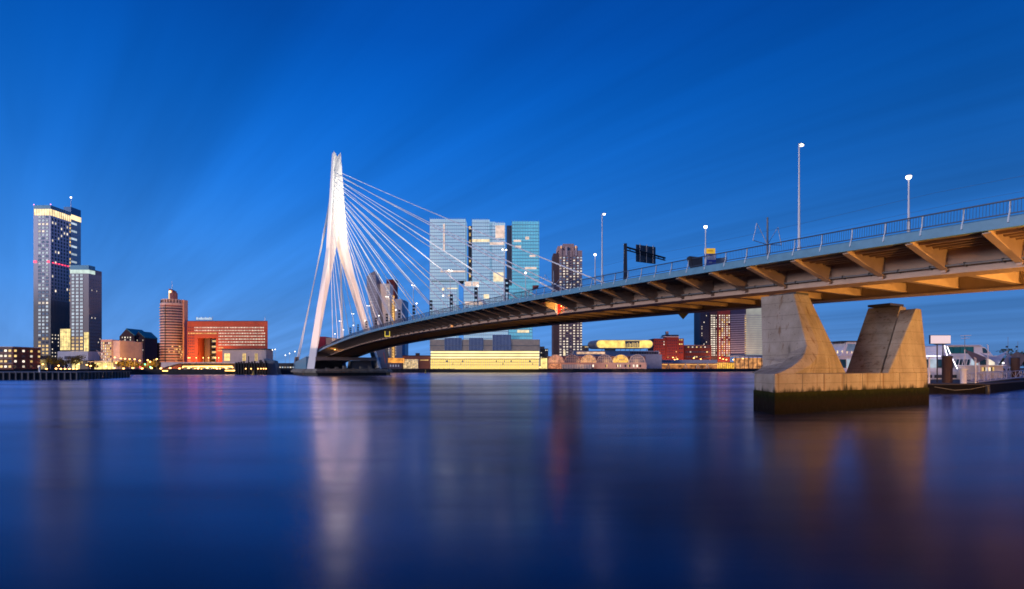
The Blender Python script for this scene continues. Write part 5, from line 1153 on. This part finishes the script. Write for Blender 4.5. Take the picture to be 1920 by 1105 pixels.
# blue and yellow information board behind the railing
s_,Yy=at_px(1332,1.6); q=bp(s_,1.6,None,.05)
bd=thing('information_board','blue board with white lines of print and yellow header behind the railing','sign',q)
u2=Vector((1,0,0)); hw=.72
def pl(x0_,x1_,y0_,y1_,z0_,z1_,nm,m): return MB().box(q.x+x0_,q.x+x1_,q.y+y0_,q.y+y1_,z0_,z1_).build(nm,m,bd)
pl(-hw,hw,0,.12,Z(499,Yy),Z(476,Yy),'panel',mat('sign_blue',(.01,.03,.42),.4))
pl(-hw+.02,hw-.12,-.03,.15,Z(475.8,Yy),Z(466,Yy),'header',emit('sign_yellow',(1.0,.55,.02),.55,dark=(.6,.35,.02)))
pl(-hw+.35,hw-.4,-.05,-.032,Z(471.4,Yy),Z(470.2,Yy),'header_line',mat('sign_orange',(.7,.2,.02),.5))
for k in range(5): pl(-hw+.28,hw-.06,-.02,-.002,Z(479.4+2.0*k,Yy),Z(478.2+2.0*k,Yy),'print_line',WHITE)
pl(-hw+.5,hw-.5,-.02,-.002,Z(492.3,Yy),Z(491.3,Yy),'print_line',WHITE)
for x in (-.5,.5): pl(x-.04,x+.04,.13,.2,q.z-.05,Z(476,Yy),'stand',GREYM)
cbx=thing('roadside_cabinets','dark angular cabinets beside the blue information board','cabinet',q)
MB().hexa([q+Vector((-2.0,.6,0)),q+Vector((-.75,.6,0)),q+Vector((-.75,1.6,0)),q+Vector((-2.0,1.6,0))],[Vector((q.x-2.5,q.y+.5,Z(479,Yy))),Vector((q.x-.75,q.y+.6,Z(481,Yy))),Vector((q.x-.75,q.y+1.6,Z(481,Yy))),Vector((q.x-2.5,q.y+1.6,Z(479,Yy)))]).build('cabinet',DARK,cbx)
MB().hexa([q+Vector((.8,.6,0)),q+Vector((2.2,.6,0)),q+Vector((2.2,1.6,0)),q+Vector((.8,1.6,0))],[Vector((q.x+.8,q.y+.6,Z(483,Yy))),Vector((q.x+2.3,q.y+.5,Z(481,Yy))),Vector((q.x+2.3,q.y+1.6,Z(481,Yy))),Vector((q.x+.8,q.y+1.6,Z(483,Yy)))]).build('cabinet',GREYM,cbx)
# tram catenary masts and wires
wires=[]
for i,(px_,yt) in enumerate(((1439,408),(1038,508))):
    a=15.0; s_,Yy=at_px(px_,a); q=bp(s_,a,None,0); zt_=Z(yt,Yy)
    t=thing('catenary_mast','grey tram catenary mast with braced arms on the deck, %s one'%('nearer','farther')[i],'mast',q)
    MB().tube(q,Vector((q.x,q.y,zt_)),.17,.12,n=8).build('pole',GREYM,t)
    h=zt_-q.z
    for sg_ in (-1,1):
        tip=q+W_*sg_*3.1; A=Vector((q.x,q.y,zt_-h*.13)); B=Vector((tip.x,tip.y,zt_-h*.42)); Cc=Vector((q.x,q.y,zt_-h*.45)); Dd=Vector((q.x+W_.x*sg_*2.3,q.y+W_.y*sg_*2.3,zt_-h*.13))
        MB().tube(Cc,B,.06,n=5).tube(B,Dd,.05,n=5).tube(Dd,Cc,.045,n=5).build('arm',WHITE,t)
for i,a in enumerate((11.9,18.1)):
    pts=[bp(s,a,None,6.1-.35*math.sin(math.pi*((s-60)%45)/45)) for s in range(60,425,15)]
    t=MB().path(pts,.012,n=4).build('tram_wire',DARK); tag(t,'thin dark tram wire above the bridge deck, %s track'%('nearer','farther')[i],'wire','tram wires')
# navigation marks below the deck edge
s_,Yy=at_px(1047,6.5); q=bp(s_,6.2,None,0); zc=Z(577,Yy); 
nv=thing('navigation_diamond','red and white diamond navigation mark lit orange under the deck edge','sign',(q.x,q.y,zc))
c=Vector((q.x,q.y-.6,zc)); rx=Vector((1.05,.35,0)); rl=Vector((-1.0,.35,0)); r_=1.5
MB().ext([c+Vector((0,0,r_)),c+rl*1.0,c+Vector((0,0,-r_))][::-1],(0,.1,0)).build('white_half',mat('mark_white',(.75,.72,.66),.5),nv)
MB().ext([c+Vector((0,0,r_)),c+Vector((0,0,-r_)),c+rx*1.2][::-1],(0,.1,0)).build('red_half',emit('mark_red',(1.0,.02,.01),.55,dark=(.6,.02,.02)),nv)
MB().tube(c+Vector((0,.3,r_)),c+Vector((0,.8,r_+1.0)),.08).build('hanger',GREYM,nv)
_a=wash(nv,(q.x+.6,q.y-2.4,zc-.2),1000,(1,.55,.12),(q.x-.4,q.y+2,zc+1.2)); _a.data.shadow_soft_size=.2; _a.data.spot_size=R(130)
MB().lathe((q.x+.6,q.y-2.4),[(.03,zc-.1),(.14,zc),(.03,zc+.1)],6).build('amber_lamp',emit('amber_bulb',(1,.45,.1),6),nv)
MB().tube((q.x+.6,q.y-2.4,zc+.1),(q.x+.6,q.y-1.6,zc+1.6),.04).build('lamp_arm',GREYM,nv)
s_,Yy=at_px(727,1.5); q=bp(s_,1.5,None,0); zc=Z(627,Yy)
mk=thing('height_mark','black board with yellow frame hung under the deck near the pylon','sign',(q.x,q.y,zc))
MB().box(q.x-.95,q.x+.95,q.y-.6,q.y-.45,zc-.9,zc+1.1).build('board',DARK,mk)
ym=emit('mark_yellow',(1.0,.75,.08),.8,dark=(.6,.4,.03))
for bx_ in ((-.95,-.75,-.9,1.1),(.75,.95,-.9,1.1),(-.74,.74,-.9,-.6)): MB().box(q.x+bx_[0],q.x+bx_[1],q.y-.66,q.y-.605,zc+bx_[2],zc+bx_[3]).build('yellow_frame',ym,mk)
MB().box(q.x-.06,q.x+.06,q.y-.5,q.y-.4,zc+1.1,zc+2.2).build('hanger',GREYM,mk)
s_,Yy=at_px(849,6.6); q=bp(s_,6.5,None,0); zc=Z(612,Yy)
nb_=thing('deck_light_box','small amber light box on the girder edge near mid-span','lamp',(q.x,q.y,zc))
MB().box(q.x-.55,q.x+.35,q.y-.8,q.y-.1,zc-.4,zc+.4).build('housing',GIRDER,nb_); MB().box(q.x-.4,q.x+.25,q.y-.85,q.y-.81,zc-.3,zc+.3).build('lamp_glass',emit('amber_box',(1,.4,.12),.9),nb_)
s_,Yy=at_px(628,3.5); q=bp(s_,3.5,None,-2.2)
am=thing('under_deck_lamp','amber lamp lighting one rib under the deck close to the pylon','lamp',q)
MB().lathe((q.x,q.y),[(.05,q.z-.2),(.35,q.z),(.05,q.z+.2)],7).build('lamp_glass',LAMP_O,am); MB().tube(q,q+Vector((0,0,1.4)),.06).build('hanger',GREYM,am)
d=bpy.data.lights.new('amber_light','POINT'); d.energy=900; d.color=(1,.5,.1); d.shadow_soft_size=.2
o=bpy.data.objects.new('amber_light',d); COL.objects.link(o); o.parent=am; o.location=(0,-.4,-.3)
s_,Yy=at_px(1280,24.5); q=bp(s_,24.6,None,-3.15)
wm=thing('clearance_mark','small dark triangular mark hanging under the far girder','sign',q)
MB().ext([q+Vector((-1.0,-.1,0)),q+Vector((0,-.1,-1.1)),q+Vector((1.0,-.1,0))],(0,.15,0)).build('board',DARK,wm)
MB().box(q.x-.05,q.x+.05,q.y-.05,q.y+.05,q.z,q.z+.1).build('hanger',DARK,wm)

# ------------------------------------------------------------------ landing stage and ship at the right edge
WHP=mat('ship_white',(.76,.74,.82),.4); LITS=emit('strip_light',(.95,.88,1.0),3.0); HULL=mat('pontoon_hull',(.010,.009,.010),.8,spec=.1,var=.4,scale=.6)
po=thing('pontoon','black steel pontoon with rubbing strip at the right edge','pontoon',(84,100,0))
PP=[(70,95.5),(84.8,95.5),(90,99.5),(150,146),(142,158),(70,108)]
MB().prism(PP,-.8,1.55).build('hull',HULL,po); MB().prism([(x,y+.1) for x,y in PP],1.553,1.75).build('deck',mat('pontoon_deck',(.06,.055,.06),.8),po)
for k in range(9): MB().lathe((85+k*.2 if k<1 else 84.8+7.2*(k-.2),95.3 if k<1 else 96.0+5.6*(k-.2)),[(.32,-.2),(.4,.4),(.32,1.3)],8).build('fender',DARK,po)
MB().path([Vector((75.5,95.3,1.2)),Vector((79,95.2,.6)),Vector((82,95.25,.8)),Vector((85.5,95.4,1.5))],.04).build('mooring_rope',mat('rope',(.35,.32,.25),.9),po)
# ship
Ys=132.0
sh_=thing('passenger_ship','white river passenger ship with glazed upper lounge moored behind the landing stage','ship',(X(1800,Ys),Ys,0))
def sb(p0,p1,y0,y1,nm,m,dy=0,dep=.2,par=None): return MB().box(X(p0,Ys),X(p1,Ys),Ys+dy,Ys+dy+dep,Z(y1,Ys),Z(y0,Ys)).build(nm,m,par or sh_)
MB().hexa([(X(1560,Ys),Ys,-.5),(X(1880,Ys),Ys,-.5),(X(1880,Ys),Ys+12,-.5),(X(1560,Ys),Ys+12,-.5)],[(X(1556,Ys),Ys-.4,Z(697,Ys)),(X(1900,Ys),Ys-.4,Z(697,Ys)),(X(1900,Ys),Ys+12,Z(697,Ys)),(X(1556,Ys),Ys+12,Z(697,Ys))]).build('hull',WHP,sh_)
sb(1560,1880,697.01,668.5,'lower_deck_cabin',WHP,dy=1.2,dep=10) if False else MB().box(X(1560,Ys),X(1880,Ys),Ys+1.2,Ys+11,Z(697,Ys),Z(668.5,Ys)).build('deckhouse',WHP,sh_)
GW=glass('ship_glass',(.03,.10,.13),.1,.3)
for k in range(20): sb(1562+15.6*k,1575.6+15.6*k,674,690,'saloon_window',(GW,GW,LIT_C,GW,LIT_W)[k%5] if k<13 or k>14 else GW,dy=1.0,dep=.18)
for k in range(14): sb(1566+23*k,1584+23*k,703,709,'hull_window',DGLASS,dy=-.45,dep=.4)
sb(1560,1880,668.5,667.2,'deck_edge',LITS,dy=-.6,dep=1.2) if False else sb(1733,1768,668.4,667.3,'light_strip',LITS,dy=.6,dep=.3)
sb(1560,1885,668.5,667,'upper_deck',WHP,dy=.95,dep=10.5)
for k in range(40): sb(1562+5.4*k,1562.7+5.4*k,667,659,'rail_post',WHP,dy=1.0,dep=.08)
sb(1560,1780,659.6,659,'hand_rail',WHP,dy=1.0,dep=.1); sb(1560,1780,663.3,662.9,'hand_rail',WHP,dy=1.0,dep=.1)
for k in range(7): sb(1566+9*k,1567.2+9*k,662,657,'deck_light',emit('deck_lights',(1,.7,.35),2.0),dy=3,dep=.2)
lg=MB().box(X(1783,Ys),X(1846,Ys),Ys+2,Ys+10,Z(667,Ys),Z(648,Ys)).build('lounge',WHP,sh_)
for k in range(4): MB().box(X(1786.5+13*k,Ys),X(1798.5+13*k,Ys),Ys+1.8,Ys+1.98,Z(662.5,Ys),Z(650,Ys)).build('lounge_window',glass('lounge_glass',(.02,.16,.15),.1,.2),lg)
MB().hexa([(X(1781,Ys),Ys+1.4,Z(648,Ys)),(X(1853,Ys),Ys+1.4,Z(648,Ys)),(X(1853,Ys),Ys+10.4,Z(648,Ys)),(X(1781,Ys),Ys+10.4,Z(648,Ys))],[(X(1784,Ys),Ys+1.6,Z(646.5,Ys)),(X(1848,Ys),Ys+1.6,Z(646.3,Ys)),(X(1848,Ys),Ys+10,Z(646.3,Ys)),(X(1784,Ys),Ys+10,Z(646.5,Ys))]).build('lounge_roof',WHP,sh_)
MB().ext([(X(1846,Ys)+.02,Ys+2,Z(667,Ys)),(X(1876,Ys),Ys+2,Z(667,Ys)),(X(1870,Ys),Ys+2,Z(660,Ys)),(X(1860,Ys),Ys+2,Z(651,Ys)),(X(1850,Ys),Ys+2,Z(648.1,Ys)),(X(1846,Ys)+.02,Ys+2,Z(648.1,Ys))],(0,8,0)).build('wheelhouse',WHP,sh_)
MB().ext([(X(1856,Ys),Ys+1.8,Z(662,Ys)),(X(1868,Ys),Ys+1.8,Z(662,Ys)),(X(1859,Ys),Ys+1.8,Z(653,Ys)),(X(1855,Ys),Ys+1.8,Z(652,Ys))],(0,.17,0)).build('wheelhouse_window',GW,sh_)
MB().ext([(X(1590,Ys),Ys+3,Z(667,Ys)),(X(1618,Ys),Ys+3,Z(667,Ys)),(X(1622,Ys),Ys+3,Z(640,Ys)),(X(1602,Ys),Ys+3,Z(640,Ys))],(0,6,0)).build('bridge_house',WHP,sh_)
MB().box(X(1588,Ys),X(1626,Ys),Ys+2.6,Ys+9.2,Z(640,Ys),Z(638.4,Ys)).build('bridge_roof',DARK,sh_)
MB().ext([(X(1600,Ys),Ys+2.9,Z(658,Ys)),(X(1616,Ys),Ys+2.9,Z(658,Ys)),(X(1618,Ys),Ys+2.9,Z(644,Ys)),(X(1604,Ys),Ys+2.9,Z(644,Ys))],(0,.09,0)).build('bridge_window',BGLASS,sh_)
for (a_,b_,c_,d__) in ((1771,648,1776,668),(1776,650,1782,664),(1783.5,668,1795,692)): MB().tube((X(a_,Ys-2),Ys-2,Z(b_,Ys-2)),(X(c_,Ys-2),Ys-2,Z(d__,Ys-2)),.10).build('stair_light',LITS,sh_)
for k in range(5): MB().tube((X(1793+7*k,Ys),Ys+.6,Z(690,Ys)),(X(1797+7*k,Ys),Ys+.6,Z(672,Ys)),.08).build('stanchion',WHP,sh_)
# piles, billboard, posts on the pontoon
def onp(px_,Y): return X(px_,Y)
Yp_=100.0
for i,(p0,p1,yt,Yq) in enumerate(((1768,1784,669.5,101),(1897,1910,672,128))):
    x=(X(p0,Yq)+X(p1,Yq))/2; r=(X(p1,Yq)-X(p0,Yq))/2
    t=thing('mooring_pile','thick brown steel mooring pile %s'%('below the white billboard','at the right edge by the canopies')[i],'pile',(x,Yq,0))
    MB().lathe((x,Yq),[(r,-1),(r,Z(yt,Yq))],18).build('tube',mat('pile_rust',(.07,.035,.028),.8,var=.3,scale=.8,streak=True),t,smooth=False)
    MB().lathe((x,Yq),[(r+.06,Z(yt,Yq)),(r+.06,Z(yt,Yq)+.15),(r*.5,Z(yt,Yq)+.25)],18).build('cap',DARK,t)
Yq=101.0
bb_=thing('billboard','blank white illuminated billboard on two posts above the pile','billboard',(X(1776,Yq),Yq,1.75))
MB().box(X(1756.5,Yq),X(1795.5,Yq),Yq+1.6,Yq+1.9,Z(644.5,Yq),Z(627.5,Yq)).build('frame',mat('board_frame',(.04,.05,.12),.5),bb_)
MB().box(X(1757.3,Yq),X(1794.7,Yq),Yq+1.5,Yq+1.59,Z(643.6,Yq),Z(628.4,Yq)).build('panel',emit('board_panel',(.95,.80,.88),.62,dark=(.5,.45,.5)),bb_)
for p in (1771,1782): MB().tube((X(p,Yq),Yq+1.75,1.75),(X(p,Yq),Yq+1.75,Z(644.5,Yq)),.11).build('post',DARK,bb_)
MB().hexa([(X(1768,Yq),Yq+1.6,Z(646,Yq)),(X(1785,Yq),Yq+1.6,Z(646,Yq)),(X(1785,Yq),Yq+1.9,Z(646,Yq)),(X(1768,Yq),Yq+1.9,Z(646,Yq))],[(X(1764,Yq),Yq+1.6,Z(644.6,Yq)),(X(1789,Yq),Yq+1.6,Z(644.6,Yq)),(X(1789,Yq),Yq+1.9,Z(644.6,Yq)),(X(1764,Yq),Yq+1.9,Z(644.6,Yq))]).build('bracket',DARK,bb_)
x=X(1806.5,98); r=X(1811.5,98)-x
t=thing('white_bollard','fat white bollard with wide cap on the pontoon','bollard',(x,98,1.75)); MB().lathe((x,98),[(r,1.75),(r,Z(694,98))],16).build('post',WHP,t); MB().lathe((x,98),[(r*1.35,Z(694,98)),(r*1.45,Z(691.5,98)),(r*1.1,Z(690,98))],16).build('cap',WHITE,t)
for i,(p,yt,Yq2,nm) in enumerate(((1742,671,97.5,'white lamp post on the pontoon beside the concrete pier'),(1829,672,99.5,'white lamp post at the tip of the tan canopy'),(1852.5,648,112,'tall slim white mast between the canopies'))):
    x=X(p,Yq2); t=thing('white_post',nm,'post',(x,Yq2,1.75)); MB().tube((x,Yq2,1.75),(x,Yq2,Z(yt,Yq2)),.16 if i<2 else .12,.13 if i<2 else .07,n=8).build('pole',WHP,t)
    MB().tube((x,Yq2,Z(yt,Yq2)),(x+(.9 if i==0 else -.3),Yq2,Z(yt-1.5,Yq2)),.07).build('arm',WHP,t)
x=X(1809,115); t=thing('antenna_mast','thin antenna mast with two cross bars behind the bollard','mast',(x,115,1.75))
MB().tube((x,115,1.75),(x,115,Z(629,115)),.08,.05).build('pole',GREYM,t)
for y_,l in ((629.5,12),(634.5,9)): MB().tube((X(1809-l*.7,115),115,Z(y_+.4,115)),(X(1809+l,115),115,Z(y_-.5,115)),.05,n=5).build('cross_bar',WHP,t)
for i,(p,yt) in enumerate(((1890,632),(1908.5,640))):
    x=X(p,135); t=thing('flag_mast','thin dark mast above the canopies, %s'%('left one','right one')[i],'mast',(x,135,1.75)); MB().tube((x,135,1.75),(x,135,Z(yt,135)),.07,.04).build('pole',GREYM,t); MB().box(x-.5,x-.05,134.9,135.1,Z(652,135),Z(649,135)).build('lamp_box',DARK,t)
# tensile canopies
def canopy(label,pts_px,Y,m,n=8):
    # hypar between four corners (px,py,depth offset)
    C4=[Vector((X(p,Y+d0),Y+d0,Z(y,Y+d0))) for p,y,d0 in pts_px]; t=thing('tensile_canopy',label,'canopy',(C4[0].x,C4[0].y,1.75)); vs=[];fs=[]
    for i in range(n+1):
        for j in range(n+1):
            u_,v_=i/n,j/n; p=(C4[0].lerp(C4[1],u_)).lerp(C4[3].lerp(C4[2],u_),v_); p.z-=.5*math.sin(math.pi*u_)*math.sin(math.pi*v_); vs.append(p)
    for i in range(n):
        for j in range(n): k=i*(n+1)+j; fs.append((k,k+1,k+n+2,k+n+1))
    vs2=[v+Vector((0,.0,.06)) for v in vs]; nn=len(vs)
    MB().add(vs+vs2,fs+[tuple(nn+q for q in f[::-1]) for f in fs]).build('membrane',m,t,smooth=True)
    lo_=min(C4,key=lambda q:q.z)
    for c_ in (C4[0],C4[2]): MB().tube((c_.x,c_.y,1.0),c_,.09).build('mast',WHP,t)
TAN=mat('canvas_tan',(.34,.24,.18),.8); CW=mat('canvas_white',(.62,.66,.74),.7)
canopy('tan pointed canopy beside the ship',[(1809,656,0),(1832,664,6),(1850,672,4),(1830,682,-1)],112,TAN)
canopy('white saddle-shaped canopy right of the tan one',[(1836,661,0),(1862,672,4),(1888,659,8),(1872,684,0)],122,CW)
canopy('second white canopy near the right edge',[(1878,683,0),(1891,664,4),(1903,676,6),(1886,696,0)],126,CW)
canopy('brown-backed canopy right behind the second pile',[(1893,668,6),(1906,660,8),(1926,668,10),(1912,690,4)],135,TAN)
kb=thing('landing_kiosk','cream ticket kiosk with small lit windows under the canopies','kiosk',(X(1862,124),124,1.75))
MB().box(X(1838,124),X(1881,124),124,130,1.75,Z(686,124)).build('wall',mat('kiosk_cream',(.62,.5,.46),.7),kb); MB().box(X(1836,124),X(1883,124),123.4,130.6,Z(686,124),Z(684.8,124)).build('roof',WHP,kb)
for k in range(7): MB().box(X(1841+3.2*k,124),X(1842.8+3.2*k,124),123.7,123.98,Z(696,124),Z(689,124)).build('window',LIT_Y if k%3==0 else (BRICKD if k%2 else LIT_W),kb)
MB().lathe((X(1881,123),123),[(.05,Z(682.5,123)),(.22,Z(681,123)),(.05,Z(679.5,123))],7).build('lamp',LAMP_W,kb)
# gangway with truss parapet
A_=Vector((X(1834,101),101,Z(716,101))); B_=Vector((X(1965,150),150,Z(702,150)))
gw=thing('gangway','white truss gangway rising from the pontoon to the right','gangway',A_)
up=Vector((0,0,1.55)); sd_=Vector((.6,-.75,0))*0
side=(B_-A_).cross(Vector((0,0,1))).normalized()*1.9
for off in (Vector((0,0,0)),-side):
    for h in (0,1.55): MB().tube(A_+off+Vector((0,0,h)),B_+off+Vector((0,0,h)),.06 if h else .09,n=5).build('chord',WHP,gw)
    n_=16
    for k in range(n_+1):
        p=A_.lerp(B_,k/n_)+off; MB().tube(p,p+up,.05,n=5).build('truss_post',WHP,gw)
        if k<n_:
            p2=A_.lerp(B_,(k+1)/n_)+off; MB().tube(p if k%2 else p+up,p2+up if k%2 else p2,.045,n=5).build('truss_diagonal',WHP,gw)
dk=-side
MB().hexa([A_-Vector((0,0,.25)),B_-Vector((0,0,.25)),B_+dk-Vector((0,0,.25)),A_+dk-Vector((0,0,.25))],[A_-Vector((0,0,.07)),B_-Vector((0,0,.07)),B_+dk-Vector((0,0,.07)),A_+dk-Vector((0,0,.07))]).build('walkway',GREYM,gw)
# far right bank with dark trees
rb_=MB().prism([(130,165),(420,190),(420,330),(180,330)],-1,2.6); tag(rb_.build('west_bank_ground',PAVE),kind='structure')
for k,(p,yt) in enumerate(((1890,664),(1906,655),(1921,660))):
    Yq3=185+8*k; tree('dark tree on the far right bank, %s from the left'%ORD[k],p,yt,Yq3,9,LEAF,700,'dark trees on the right bank')
